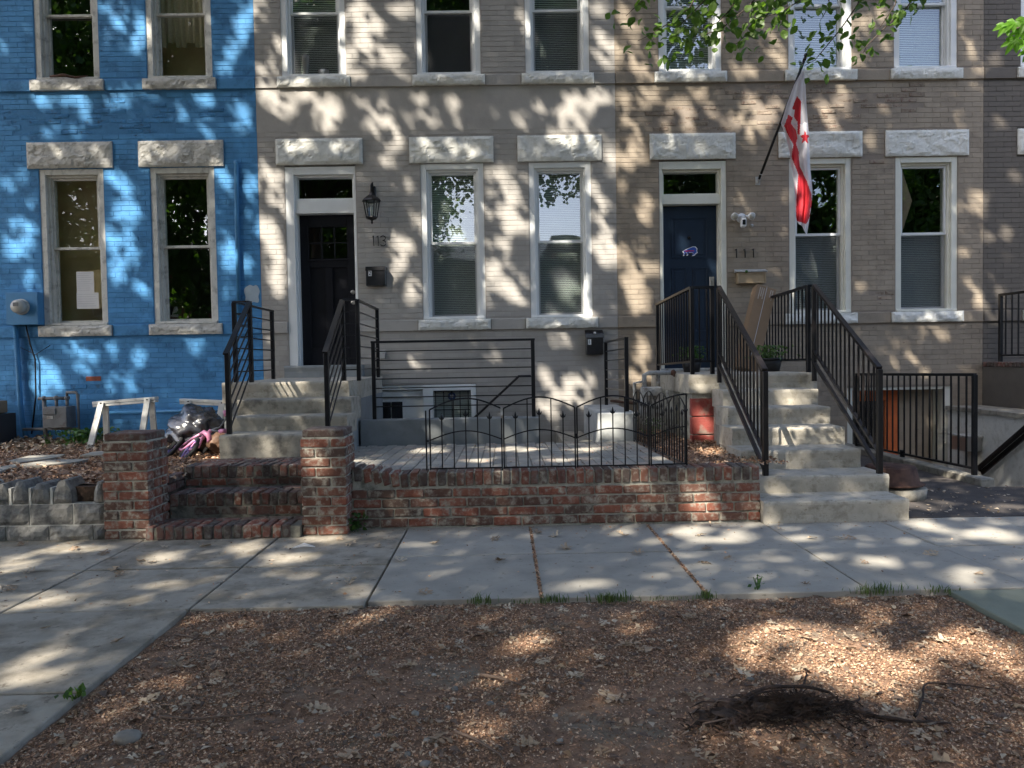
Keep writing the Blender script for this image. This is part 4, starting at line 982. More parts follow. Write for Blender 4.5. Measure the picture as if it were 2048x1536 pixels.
# ------------------------------------------------------------------ stoop of 111
s2 = empty('concrete_stairs', (2.6, 7, 0), 'seven pale concrete steps up to the navy door', 'stairs'); PLOC[s2.name] = Vector(s2.location)
Ys = [5.68, 6.05, 6.45, 6.85, 7.25, 7.65]; Zs = [.165, .30, .46, .615, .775, .93]; Ls = [1.97, 1.975, 2.04, 2.09, 2.17, 2.24]; Rs = [3.09, 3.125, 3.085, 3.13, 3.17, 3.22]
for i in range(6): cstep(s2, Ls[i], Rs[i], Ys[i], Ys[i]+.43 if i < 5 else 8.06, -.05 if i < 2 else Zs[i-1]-.03, Zs[i], M['conc_s'])
mb = MB()
for i in range(6): mb.box(Ls[i]+.012, Rs[i]-.012, Ys[i]+.06, (Ys[i+1]+.05) if i < 5 else 8.04, -.05, Zs[i]-.012)
mb.build('stair_body', M['conc'], s2)
cstep(s2, 1.99, 3.38, 8.05, W, .885, 1.09, M['conc_s'], 'landing')
mb = MB(); z = .24
one('landing_wall', M['mortar'], s2, 'box', 2.03, 3.34, 8.09, W, -.1, .884)
k = 0
while z < .84:
    x = 2.02-(.1 if k % 2 else 0)
    while x < 2.30:
        a, b = max(x, 2.02), min(x+.39, 2.32); x += .4
        if b-a > .03: brick_obj(s2, a, b, 8.065, 8.16, z, min(z+.19, .88), 'redp', .002, name='block')
    z += .2; k += 1
one('threshold', M['pipe_w'], s2, 'box', 2.10, 3.06, 10.0, W+.17, 1.092, 1.125, bev=.005)
def v_rail(label, name, segs, posts, m='iron_b'):
    """segs: (p, q, spacing) with top-rail points; balusters down to the lower rail"""
    t = empty(name, posts[0][:3], label, 'railing'); PLOC[t.name] = Vector(t.location)
    for (x, y, z0, z1) in posts: post(t, x, y, z0, z1, .042, m)
    for (p, q, drop, n, dbl) in segs:
        p, q = Vector(p), Vector(q); rail(t, p, q, m, .045, .03)
        dn = Vector((0, 0, -drop)); mb = MB(); mb.bar(p+dn, q+dn, .03, .022); mb.build('bottom_rail', M[m], t)
        if dbl: mb = MB(); dn2 = Vector((0, 0, -drop-.13)); mb.bar(p+dn2, q+dn2, .03, .03); mb.build('bottom_rail', M[m], t)
        for i in range(1, n):
            a = p+(q-p)*i/n; mb = MB(); mb.bar(a+dn, a, .014); mb.build('baluster', M[m], t)
    return t
v_rail('dark iron railing on the left of the pale stairs with sloping rail', 'stair_railing', [((2.13, 6.10, 1.165), (2.30, 7.98, 2.02), .70, 15, True)], [(2.13, 6.10, .30, 1.155), (2.30, 7.99, 1.0, 2.01)])
v_rail('dark iron railing on the right of the pale stairs with sloping rail', 'stair_railing', [((3.07, 6.10, 1.165), (3.32, 7.98, 2.02), .70, 15, True)], [(3.07, 6.10, .29, 1.155), (3.32, 7.99, 1.0, 2.01)])
v_rail('dark iron railing round the left side of the landing by the navy door', 'landing_railing', [((2.045, 8.12, 2.03), (2.045, 9.98, 1.98), .80, 15, False), ((2.045, 8.12, 2.03), (2.29, 8.12, 2.03), .80, 3, False)], [(2.045, 8.12, 1.09, 2.03), (2.045, 9.93, 1.09, 1.98), (2.27, 8.14, 1.09, 2.02)], 'iron')
v_rail('dark iron railing along the right side of the landing by the navy door', 'landing_railing', [((3.33, 8.12, 2.03), (3.43, 9.95, 2.01), .80, 15, False)], [(3.32, 8.14, 1.09, 2.03), (3.43, 9.93, 1.09, 2.0)], 'iron')
# long parcel leaning at the back of the landing, planters
def cbox(name, base, topc, w, d, mats, label, cat):
    mb = MB(); mb.bar(base, topc, w, d, up=(0, 1, 0)); return tag(bevel(mb.build(name, mats), .003), label, cat)
b0 = Vector((3.00, 9.3, 1.10)); b1 = Vector((3.335, 9.55, 2.13))
pc = cbox('cardboard_box', b0, b1, .25, .17, M['card'], 'tall brown cardboard parcel leaning by the navy door', 'cardboard box')
ax = (b1-b0).normalized(); sdv = ax.cross(Vector((0, 1, 0))).normalized(); fn = sdv.cross(ax).normalized(); fn = fn if fn.y < 0 else -fn
PLOC[pc.name] = Vector((0, 0, 0))
mb = MB(); c = b1-ax*.5+fn*.087-sdv*.0; mb.bar(c-ax*.48, c+ax*.49, .006, .001, up=fn); mb.build('tape_seam', M['ink'], pc)
for kx, kl in ((-.085, .14), (-.06, .1), (.03, .15), (.055, .12), (.08, .16)):
    c = b1-ax*(.03+kl/2)+fn*.0875+sdv*kx; mb = MB(); mb.bar(c-ax*kl/2, c+ax*kl/2, .011, .001, up=fn); mb.build('print', M['cardp'], pc)
def leaves_tuft(name, c, r, h, n, size, m, parent, flat=0.):
    C = np.array(c)+np.c_[rng.normal(size=(n, 2))*r*.5, rng.uniform(0, h, n)]
    V, F_ = leaf_quads(C, size, flat); return fast_mesh(name, V, F_, m, parent)
def planter(x, y, z, r, h, label, mm):
    t = empty('planter', (x, y, z), label, 'plant pot'); PLOC[t.name] = Vector(t.location)
    mb = MB(); mb.lathe((x, y, z), [(r*.75, 0), (r, h), (r*1.08, h), (r*1.08, h-.02), (r*.98, h-.02)], 20); mb.build('pot', M['pot'], t, True)
    mb = MB(); mb.lathe((x, y, z+h-.02), [(r*.97, 0), (.01, .005)], 16); mb.build('potting_soil', M['soil'], t)
    leaves_tuft('foliage', (x, y, z+h-.01), r*1.25, .16, 260, .045, mm, t)
planter(2.36, 9.4, 1.09, .13, .17, 'black pot of small green plants in front of the navy door', M['weed'])
planter(3.20, 9.0, 1.09, .15, .16, 'wide black pot with trailing plants beside the leaning parcel', M['petal'])

# ------------------------------------------------------------------ basement area of 111
a2 = empty('area_wall', (5.3, 8.5, 0), 'pale rendered side wall of the basement area with a stone coping', 'wall'); PLOC[a2.name] = Vector(a2.location)
mb = MB(); mb.box(6.03, 6.50, 5.9+1.1, W, -1.25, .50); mb.build('side_wall', M['stone_w'], a2)
mb = MB()
for i, (ya, yb) in enumerate(((7.0, 7.75), (7.75, 8.55), (8.55, 9.35), (9.35, W-.01))): mb.cham(5.99, 6.49, ya+.003, yb-.003, .502, .556, .008, .002)
mb.build('coping', M['conc'], a2)
mb = MB(); mb.box(4.52, 4.66, 7.06, W, -1.2, .075); mb.box(4.56, 6.03, 7.0, 7.06, -1.2, -.0); bevel(mb.build('kerb_stone', M['conc'], a2), .012)
mb = MB(); mb.box(4.66, 6.03, 7.06, W+.4, -1.32, -1.25); tag(mb.build('area_floor', M['conc']), kind='structure')
t = empty('area_steps', (5.3, 7.5, -.6), 'steps going down to the orange basement door', 'stairs'); PLOC[t.name] = Vector(t.location)
for i in range(6): one('step', M['conc'], t, 'box', 4.68, 6.02, 7.07+.27*i, 7.34+.27*i, -1.24, -.18-.17*i)
v_rail('straight black picket railing beside the basement area of the tan house', 'area_railing', [((4.60, 7.28, 1.06), (4.61, 9.75, 1.015), .92, 19, False)], [(4.60, 7.28, .075, 1.06), (4.605, 8.62, .075, .16), (4.61, 9.75, .075, 1.0)], 'iron')
# basement front: header, orange storm door, panels
y = W+.28
mb = MB(); mb.box(4.66, 6.1, W+.02, W+.30, .78, .90); mb.box(6.0, 6.1, W+.02, W+.30, -1.25, .78); mb.box(4.66, 4.74, W+.02, W+.3, -1.25, .78); of = bevel(mb.build('basement_opening', M['cream'], ht), .005)
mb = MB(); mb.box(4.74, 5.50, y, y+.05, .62, .78); mb.box(5.32, 5.50, y, y+.05, -1.25, .62); mb.box(4.74, 4.84, y, y+.05, -1.25, .62); mb.box(4.84, 5.32, y, y+.05, -1.25, -.95); od = bevel(mb.build('basement_door', M['orange'], ht), .004)
mb = MB(); mb.face([(4.84, y+.02, -.95), (5.32, y+.02, -.95), (5.32, y+.02, .62), (4.84, y+.02, .62)]); mb.build('glass_pane', M['glassd'], od)
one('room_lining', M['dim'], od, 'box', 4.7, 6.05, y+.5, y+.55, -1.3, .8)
for i in range(2): one('side_panel', M['tan'], of, 'box', 5.505+i*.25, 5.745+i*.25, y+.003*i, y+.05, -1.25, .775, bev=.006)
mb = MB(); mb.box(5.82, 6.03, 9.38, 9.72, .02, .20); o = bevel(mb.build('letterbox', M['steel']), .006); tag(o, 'grey metal letterbox on the pale wall of the basement area', 'mailbox'); PLOC[o.name] = Vector((0, 0, 0))
one('lid', M['pipe_w'], o, 'box', 5.80, 6.03, 9.36, 9.74, .201, .222)
mb = MB(); a_, b_ = Vector((5.93, 8.4, .45)), Vector((5.93, 9.32, -.19)); mb.bar(a_, b_, .06, .03); mb.bar(a_+Vector((.05, 0, -.05)), b_+Vector((.05, 0, -.05)), .02, .06)
mb.tube([b_, b_+Vector((.08, .02, -.04))], .016, 8); o = mb.build('handrail', M['iron_b']); tag(o, 'dark flat handrail sloping down the pale basement area wall', 'handrail')
# bowl
t = empty('fire_bowl', (3.46, 6.62, 0), 'upturned rusty metal bowl on a concrete ring by the pale stairs', 'bowl'); PLOC[t.name] = Vector(t.location)
mb = MB(); mb.lathe((3.46, 6.62, 0), [(.255, .0), (.265, .09), (.25, .10), (.23, .10)], 30); mb.build('concrete_ring', M['conc'], t, True)
mb = MB(); mb.lathe((3.43, 6.62, 0), [(.27, .125), (.275, .135), (.235, .15), (.205, .275), (.195, .285), (.15, .29), (.01, .285)], 36); mb.build('bowl', M['rust'], t, True)
for a in (.3, 2.4, 4.4): mb = MB(); mb.bar((3.43+.25*math.cos(a), 6.62-.25*math.sin(a), 0), (3.43+.25*math.cos(a), 6.62-.25*math.sin(a), .13), .015); mb.build('leg', M['iron'], t)

# neighbour's stoop on the right edge
t = empty('brick_stoop', (7.2, 9, 0), 'dark painted stoop with a brick edge at the right side of the photo', 'stairs'); PLOC[t.name] = Vector(t.location)
one('stoop_wall', M['dark'], t, 'box', 6.512, 8.2, 7.6, W, .0, 1.075)
one('stoop_top', M['dark_m'], t, 'box', 6.53, 8.2, 7.62, W, 1.076, 1.135)
for i in range(33): brick_obj(t, 6.50, 6.70, W-.08-i*.075, W-.018-i*.075, 1.08, 1.142, 'brickd', .001)
v_rail('black picket railing on the neighbouring dark stoop at right', 'landing_railing', [((6.62, 9.95, 2.03), (6.62, 7.75, 2.03), .80, 18, False)], [(6.62, 9.93, 1.14, 2.03), (6.62, 7.75, 1.14, 2.03)], 'iron')

# ------------------------------------------------------------------ stone retaining wall of the blue house
sw = empty('stone_wall', (-4, 5.7, 0), 'rough grey stone retaining wall with white mortar joints', 'wall'); PLOC[sw.name] = Vector(sw.location)
def stone(x0, x1, z0, z1, yf, seed, top=False):
    o = rock('stone', x0, x1, z0, z1, yf, .22, M['granite'], sw, .035, seed, .03)
    if top:
        me = o.data
        for v in me.vertices:
            u = (v.co.x-x0)/(x1-x0); k = max(0, (v.co.z-z0)/(z1-z0)); v.co.z -= k*k*(.05*(2*u-1)**4+.02*noise.noise(Vector((v.co.x*9, seed, 0)))); v.co.x += (0.5-u)*.03*k*k
    return o
Xp = lambda px, py=1040: P(px, py, Y=5.58).x
row0 = [-520, -430, -350, -262, -170, -75, 12, 98, 187, 213]; row1 = [-480, -400, -310, -222, -130, -30, 60, 147, 213]; 
for i, (a, b) in enumerate(zip(row0, row0[1:])): stone(Xp(a)+.006, Xp(b)-.006, .0, .108, 5.575, i)
for i, (a, b) in enumerate(zip(row1, row1[1:])): stone(Xp(a)+.006, Xp(b)-.006, .118, .268, 5.58, i+20)
tops = [(-330, -290), (-285, -245), (-240, -200), (-195, -150), (-145, -105), (-100, -62), (-57, -22), (-18, 17), (23, 57), (62, 100), (105, 143), (186, 212)]
for i, (a, b) in enumerate(tops): stone(Xp(a, 990)+.003, Xp(b, 990)-.003, .278, .43+random.uniform(-.015, .012), 5.585, i+50, True)
one('mortar', M['wmortar'], sw, 'box', -8.2, -2.985, 5.585, 5.72, -.05, .272)
mb = MB()
for a, b in zip(tops, tops[1:]):
    if b[0]-a[1] < 8: x = (Xp(a[1], 990)+Xp(b[0], 990))/2; mb.box(x-.009, x+.009, 5.58, 5.7, .27, .395)
mb.build('mortar_joint', M['wmortar'], sw)
one('broken_gap', M['root'], sw, 'box', Xp(143, 990)-.02, Xp(186, 990)+.03, 5.66, 5.76, .24, .385)
one('earth_backing', M['soil'], sw, 'box', -8.2, -2.665, 5.725, 6.9, -.05, .335); one('earth_backing', M['soil'], sw, 'box', -8.2, -2.665, 6.91, W-.02, -.05, .22)

# flagstones in the yard
for i, (pts, lab) in enumerate(((((18, 925), (60, 914), (130, 908), (118, 917), (40, 932)), 'pale flat flagstone nearest the blue house in the leaf litter'),
                  (((40, 938), (95, 926), (180, 921), (160, 930), (120, 937), (60, 942)), 'flat grey flagstone lying in front of the others in the leaf litter'),
                  (((160, 915), (185, 905), (216, 903), (214, 914)), 'flat grey flagstone half hidden behind the left brick pier'),
                  (((-10, 948), (30, 936), (34, 940), (0, 956)), 'flat flagstone at the left edge of the photo'))):
    mb = MB(); q = [P(x, y_, Z=.345) for x, y_ in pts]; n = len(q)
    for v in q: v.z = yard_z(v.x, v.y)+.028
    mb.v = [tuple(v) for v in q]+[(v.x, v.y, v.z-.06) for v in q]
    mb.f = [tuple(range(n))]+[(i_, n+i_, n+(i_+1) % n, (i_+1) % n) for i_ in range(n)]; mb.mi = [0]*(n+1)
    tag(mb.build('flagstone', M['conc']), lab, 'flagstone', 'flagstones in the yard of the blue house')

# ------------------------------------------------------------------ things in the yard of the blue house
# electric meter with its conduits
t = empty('electric_meter', (-6.3, W, 2.0), 'blue painted electric meter box with a round grey meter', 'electric meter'); PLOC[t.name] = Vector(t.location)
q0 = P(16, 652, Y=W-.1); q1 = P(68, 584, Y=W-.1)
mb = MB(); mb.box(q0.x, q1.x+.06, W-.13, W, q0.z+.01, q1.z); bevel(mb.build('box_body', M['blue_box'], t), .006)
mc = P(37, 613, Y=W-.2); mb = MB(); mb.tube([(mc.x, W-.13, mc.z), (mc.x, W-.15, mc.z)], .105, 24); mb.tube([(mc.x, W-.15, mc.z), (mc.x, W-.23, mc.z), (mc.x, W-.25, mc.z)], [.092, .088, .075], 24); mm_ = mb.build('meter_glass', M['meterglass'], t, True)
mb = MB(); mb.box(mc.x-.04, mc.x+.03, W-.254, W-.25, mc.z, mc.z+.05); mb.build('dial', M['pipe_g'], t)
def pipe(name, pts, r, m, label=None, cat=None, parent=None, rings=0):
    mb = MB(); mb.tube(pts, r, 10)
    if rings:
        a, b = Vector(pts[0]), Vector(pts[1])
        for i in range(rings): c = a+(b-a)*i/rings; mb.tube([c, c+(b-a).normalized()*.009], r*1.13, 10)
    o = mb.build(name, m, parent, True)
    if label: tag(o, label, cat)
    return o
X = P(33, 700, Y=W-.06).x; pipe('conduit', [(X, W-.06, 1.85), (X+.02, W-.06, .85), (X+.04, W-.06, .55), (X+.12, W-.08, .28)], .032, M['blue_box'], parent=t, rings=36)
X2 = X+.13; pipe('cable', [(X2, W-.05, 1.86), (X2+.04, W-.04, 1.6), (X2+.10, W-.04, 1.4), (X2+.09, W-.04, .9), (X2+.02, W-.05, .4)], .010, M['iron'], parent=t)
pipe('cable', [(X2-.1, W-.03, 1.56), (X2+.1, W-.03, 1.46), (X2+.3, W-.03, 1.58)], .004, M['iron'], parent=t)
# gas meter (dark) against the blue wall
t = empty('gas_meter', (-5.8, W-.2, .3), 'dark grey gas meter with pipes against the blue wall', 'gas meter'); PLOC[t.name] = Vector(t.location)
g0 = P(98, 855, Y=W-.2); g1 = P(143, 812, Y=W-.2)
mb = MB(); mb.box(g0.x, g1.x, W-.32, W-.10, g0.z, g1.z); mb.box(g0.x-.0, g0.x+.17, W-.335, W-.32, g1.z-.10, g1.z-.02); bevel(mb.build('meter_body', M['pipe_g'], t), .03, 2) if False else bevel(mb.build('meter_body', M['pipe_g'], t), .02)
one('name_plate', M['pipe_w'], t, 'box', g0.x+.05, g0.x+.13, W-.325, W-.321, g0.z+.12, g0.z+.16)
xl = g0.x-.05; xr = P(157, 830, Y=W-.2).x; zt = P(90, 797, Y=W-.2).z
pipe('pipe', [(xl, W-.2, .2), (xl, W-.2, zt)], .026, M['pipe_g'], parent=t); pipe('pipe', [(xl-.07, W-.2, zt), (g0.x+.22, W-.2, zt)], .022, M['pipe_g'], parent=t)
for xx in (xl, g0.x+.11, g0.x+.25): mb = MB(); mb.ico((xx, W-.2, zt), .036, 2); mb.tube([(xx, W-.2, zt), (xx, W-.2, g1.z-.01)], .02, 10); mb.build('pipe_elbow', M['pipe_g'], t, True)
zu = P(140, 785, Y=W-.2).z; pipe('pipe', [(g0.x+.25, W-.2, zt), (g0.x+.25, W-.2, zu), (xr-.03, W-.2, zu+.002), (xr, W-.2, zu-.03), (xr, W-.2, g0.z-.02), (xl-.3, W-.18, g0.z-.02)], .02, M['pipe_g'], parent=t)
# low pipe along the wall and the vertical pipe by the seam
za = P(300, 824, Y=W-.05).z
pipe('wall_pipe', [(-5.35, W-.05, za), (-3.0, W-.05, za+.01)], .022, M['blue_box'], 'blue painted pipe running low along the blue wall behind the sawhorses', 'pipe')
xa = P(472, 400, Y=W-.03).x; o = pipe('wall_pipe', [(xa, W-.035, 3.98), (xa+.02, W-.035, 3.95), (xa+.005, W-.035, 3.2), (xa, W-.035, 1.9)], .03, M['blue_box'], 'blue painted vertical pipe beside the grey house seam', 'pipe')
mb = MB(); pp = []
for i in range(40): a = i/40*2*math.pi; sq = (abs(math.cos(a))**5+abs(math.sin(a))**5)**-.2; pp.append((P(504, 588, Y=W).x+.095*sq*math.cos(a)*(1+.10*math.sin(5*a)), P(504, 588, Y=W).z+.115*sq*math.sin(a)*(1+.07*math.cos(7*a))))
o = poly_flat('paint_patch', pp, W-.002, M['patchw'], hb, .0015)
one('exposed_brick', M['redbrick_e'], hb, 'box', P(172, 758, Y=W).x, P(202, 758, Y=W).x, W-.003, W+.01, P(180, 762, Y=W).z, P(180, 753, Y=W).z)
# old sacks / wood at far left
tag(one('wooden_block', M['card'], None, 'box', -6.95, -6.55, 9.6, 9.95, .70, .86, bev=.01), 'weathered wooden block at the left edge against the blue wall', 'wood')
mb = MB(); mb.box(-7.1, -6.45, 9.62, 9.95, .30, .695); tag(mb.build('crate', M['dim']), 'dark crate under the wooden block at the left edge', 'crate')

def sawhorse(pl, pr, Y, h_leg, label, tilt=0.):
    a = P(*pl, Y=Y); b = P(*pr, Y=Y-.15); t = empty('sawhorse', ((a.x+b.x)/2, Y, .3), label, 'sawhorse', 'white sawhorses by the blue wall'); PLOC[t.name] = Vector(t.location)
    d = (b-a).normalized(); mb = MB(); mb.bar(a, b, .075, .035); mb.bar(a-Vector((0, 0, .035)), b-Vector((0, 0, .035)), .06, .03); bevel(mb.build('top_beam', M['whiteg'], t), .004)
    for e, s in ((a+d*.13, -1), (b-d*.10, 1)):
        for f in (-1, 1):
            foot = Vector((e.x+s*.02-.06, e.y+f*.20, yard_z(e.x, e.y+f*.2)-.01)); mb = MB(); mb.bar(e+Vector((0, f*.045, .0)), foot, .07, .03, up=(0, 1, 0)); bevel(mb.build('leg', M['whiteg'], t), .003)
        mb = MB(); mb.tube([e+Vector((0, -.07, -.01)), e+Vector((0, -.055, -.01))], .009, 8); mb.build('bolt', M['iron'], t)
sawhorse((188, 806), (314, 796), 9.25, .5, 'white wooden sawhorse in front of the gas meter pipe')
sawhorse((362, 800), (462, 804), 9.3, .5, 'white wooden sawhorse behind the black rubbish bag')
# rubbish bag
mb = MB()
def crumple(v):
    q = v*2.2; r = .16*noise.noise(q)+.10*abs(noise.noise(Vector((v.x*3+v.z*2, v.y*3, v.z*9))))*1.0+.05*abs(noise.noise(v*9))
    r += .05*math.sin(10*v.z+5*v.x+3*noise.noise(v*2))
    if v.z < -.5: r -= .08
    if v.z > .75: r += .15*(v.z-.75)*4*.5
    return r-.04
bc = P(392, 862, Y=8.15); mb.ico((bc.x, bc.y, bc.z+.0), (.295, .26, .265), 5, crumple)
mb.v = [(x, y, max(z, .315)) for x, y, z in mb.v]
tag(mb.build('rubbish_bag', M['bag'], None, True), 'full black plastic rubbish bag beside the pink bicycle', 'bag')
mb = MB(); bc = P(440, 884, Y=7.95); mb.ico((bc.x, bc.y, bc.z), (.13, .12, .10), 4, lambda v: .2*noise.noise(v*2)+.07*abs(noise.noise(v*6)))
tag(mb.build('brown_bag', M['brownbag'], None, True), 'crumpled brown bag between the black bag and the concrete steps', 'bag')
# child's bicycle lying on its side
t = empty('child_bicycle', P(390, 905, Y=7.7), "small pink child's bicycle lying in front of the black bag", 'bicycle'); PLOC[t.name] = Vector(t.location)
def c3(x, y_, Y): return P(320+x/10.24, 780+y_/10.24, Y=Y)
def wheel(c, n, R, parent):
    n = Vector(n).normalized(); u = n.orthogonal().normalized(); v = n.cross(u)
    ring = lambda rr, off=0: [c+n*off+(u*math.cos(a)+v*math.sin(a))*rr for a in np.linspace(0, 2*math.pi, 25)]
    mb = MB(); mb.tube(ring(R), .022, 8, cap=False); wobj = mb.build('wheel', M['rubber'], parent, True)
    mb = MB(); mb.tube(ring(R*.80), .010, 6, cap=False)
    for k in range(8): a = k*math.pi/4; mb.tube([c, c+(u*math.cos(a)+v*math.sin(a))*R*.8], .004, 5)
    mb.tube([c-n*.03, c+n*.03], .014, 8); mb.build('rim', M['purple'], wobj, True)
wheel(c3(600, 1235, 7.62), (-.60, -.45, .62), .135, t); wheel(c3(270, 1190, 7.85), (-.62, -.40, .65), .12, t)
T = lambda pts, r, m, nm: [MB()] and (lambda mb: (mb.tube(pts, r, 8), mb.build(nm, m, t, True)))(MB())
T([c3(600, 1235, 7.56), c3(790, 1170, 7.56), c3(880, 960, 7.62)], .012, M['pink'], 'fork'); T([c3(600, 1235, 7.68), c3(700, 1100, 7.68), c3(880, 960, 7.64)], .012, M['pink'], 'fork')
T([c3(880, 960, 7.62), c3(960, 900, 7.62), c3(1050, 825, 7.62)], .019, M['pink'], 'head_tube')
T([c3(890, 980, 7.66), c3(700, 1040, 7.7), c3(520, 1190, 7.72), c3(450, 1230, 7.73), c3(330, 1180, 7.82)], .015, M['pink'], 'frame')
T([c3(850, 890, 7.70), c3(650, 1000, 7.78), c3(430, 1170, 7.83), c3(270, 1190, 7.85)], .013, M['pink'], 'frame')
T([c3(1050, 825, 7.62), c3(1150, 790, 7.60), c3(1235, 760, 7.58), c3(1300, 660, 7.6), c3(1350, 590, 7.62), c3(1345, 450, 7.64)], .010, M['pipe_g'], 'handlebar')
T([c3(1050, 825, 7.62), c3(1140, 840, 7.55), c3(1230, 845, 7.5)], .010, M['pipe_g'], 'handlebar')
T([c3(1230, 845, 7.5), c3(1350, 835, 7.45)], .022, M['pink'], 'grip'); T([c3(1350, 540, 7.63), c3(1328, 420, 7.64)], .020, M['pink'], 'grip')
mb = MB(); cc = c3(860, 1040, 7.62)
arc_ = [c3(820, 900, 7.62), c3(900, 865, 7.58), c3(990, 920, 7.56), c3(1015, 1000, 7.56), c3(980, 1065, 7.58)]
mb.tube(arc_, [.012, .024, .028, .026, .012], 8); mb.build('mudguard', M['pink'], t, True)
mb = MB(); mb.bar(c3(200, 1200, 7.8), c3(320, 1060, 7.8), .04, .03); mb.build('pedal', M['rubber'], t); mb = MB(); mb.bar(c3(880, 1290, 7.6), c3(960, 1180, 7.6), .04, .025); mb.build('pedal', M['rubber'], t)
mb = MB(); mb.ico(c3(480, 1090, 7.9), (.10, .06, .035), 3); mb.build('saddle', M['rubber'], t, True)

# pale gas meter by the landing of 111
t = empty('gas_meter', (1.72, 8.7, .35), 'pale grey gas meter and pipes beside the left side of the pale stairs', 'gas meter'); PLOC[t.name] = Vector(t.location)
mb = MB(); mb.ico((1.72, 8.75, .68), (.15, .11, .20), 3, lambda v: .06*noise.noise(v*2)); mb.box(1.60, 1.84, 8.66, 8.84, .50, .86); bevel(mb.build('meter_body', M['pipe_w'], t), .01)
mb = MB(); mb.box(1.60, 1.82, 8.62, 8.80, .84, .94); mb.tube([(1.71, 8.62, .89), (1.71, 8.60, .89)], .035, 14); bevel(mb.build('index_box', M['pipe_w'], t), .01)
pipe('pipe', [(1.64, 8.75, .92), (1.64, 8.75, 1.08), (1.70, 8.75, 1.10), (1.95, 8.72, 1.10)], .028, M['pipe_w'], parent=t); pipe('pipe', [(1.80, 8.75, .92), (1.80, 8.75, 1.09)], .026, M['pipe_w'], parent=t)
mb = MB(); mb.ico((1.97, 8.71, 1.10), .036, 2); mb.tube([(1.97, 8.71, 1.10), (1.97, 8.66, 1.06)], .012, 6); mb.build('valve', M['rust'], t, True)
pipe('pipe', [(1.55, 8.9, .35), (1.55, 8.9, .98), (1.66, 8.8, 1.0)], .02, M['pipe_w'], parent=t); pipe('pipe', [(1.9, 8.7, .3), (1.9, 8.7, .9)], .018, M['pipe_w'], parent=t)
pipe('wall_pipe', [(1.40, 9.8, .72), (1.62, 9.2, .72)], .018, M['rust'], 'short rusty pipe beside the pale gas meter', 'pipe')

# items inside windows
def sheet(px0, py0, px1, py1, Y, label, m, lines):
    a = P(px0, py1, Y=Y); b = P(px1, py0, Y=Y); o = one('paper_notice', M['paper'], None, 'box', a.x, b.x, Y, Y+.001, a.z, b.z); tag(o, label, 'paper', 'notices taped inside the window of the blue house'); PLOC[o.name] = Vector((0, 0, 0))
    for i in range(lines):
        z = b.z-.02-(b.z-a.z-.03)*i/lines; mb = MB(); mb.box(a.x+.012, b.x-.012-random.uniform(0, .05), Y-.001, Y-.0003, z-.004, z); mb.build('print', M['ink'], o)
sheet(154, 543, 187, 586, W+.135, 'white printed notice taped in the window, the upper of two', None, 9)
sheet(154, 585, 197, 618, W+.1325, 'white printed notice taped in the window, the lower of two', None, 6)
tag(one('cardboard_sheet', M['wallpaint'], None, 'box', -5.82, -5.34, W+.34, W+.36, 2.10, 2.62), 'tan cardboard sheet behind the notices in the window', 'cardboard')
mb = MB(); nz = 60
for i in range(nz):
    x0_, x1_ = -4.62+.76*i/nz, -4.62+.76*(i+1)/nz
    y0_, y1_ = W+.26+.02*math.sin(i*.9), W+.26+.02*math.sin((i+1)*.9)
    lo0 = 5.62+.05*abs(math.sin(i*.16)); mb.face([(x0_, y0_, 5.60 if i % 20 < 10 else 5.66), (x1_, y1_, 5.60 if i % 20 < 10 else 5.66), (x1_, y1_, 6.9), (x0_, y0_, 6.9)])
tag(mb.build('curtain', M['lace']), 'cream lace curtain in the upper window of the blue house', 'curtain')
mb = MB(); mb.lathe((-2.60, W+.16, 5.125), [(.035, 0), (.045, .02), (.035, .1), (.05, .22), (.055, .30), (.05, .3)], 16); tag(mb.build('glass_vase', M['meterglass'], None, True), 'tall cut glass vase inside the upper left grey-house window', 'vase')
mb = MB(); mb.lathe((-2.36, W+.17, 5.125), [(.05, 0), (.075, .03), (.08, .10), (.07, .10)], 16); tag(mb.build('glass_bowl', M['meterglass'], None, True), 'small glass bowl inside the upper left grey-house window', 'bowl')
mb = MB(); mb.tube([P(100, 153, Y=W-.03), P(125, 150, Y=W-.05), P(150, 155, Y=W-.03), P(175, 152, Y=W-.04)], [.012, .02, .016, .008], 8); tag(mb.build('brick_fragment', M['rust'], None, True), 'reddish broken lump on the upper left blue-house sill', 'rubble')
mb = MB()
for sg in (1,):
    c = Vector((5.50, W+.16, 3.36)); ptsd = [(0, .40), (.13, 0), (0, -.40), (-.10, 0)]
    for i in range(4):
        a, b = ptsd[i], ptsd[(i+1) % 4]; mb.face([(c.x, c.y-.03, c.z), (c.x+a[0], c.y, c.z+a[1]), (c.x+b[0], c.y, c.z+b[1])])
tag(mb.build('hanging_ornament', M['card']), 'beaded diamond ornament hanging in the right tan-house window', 'ornament')

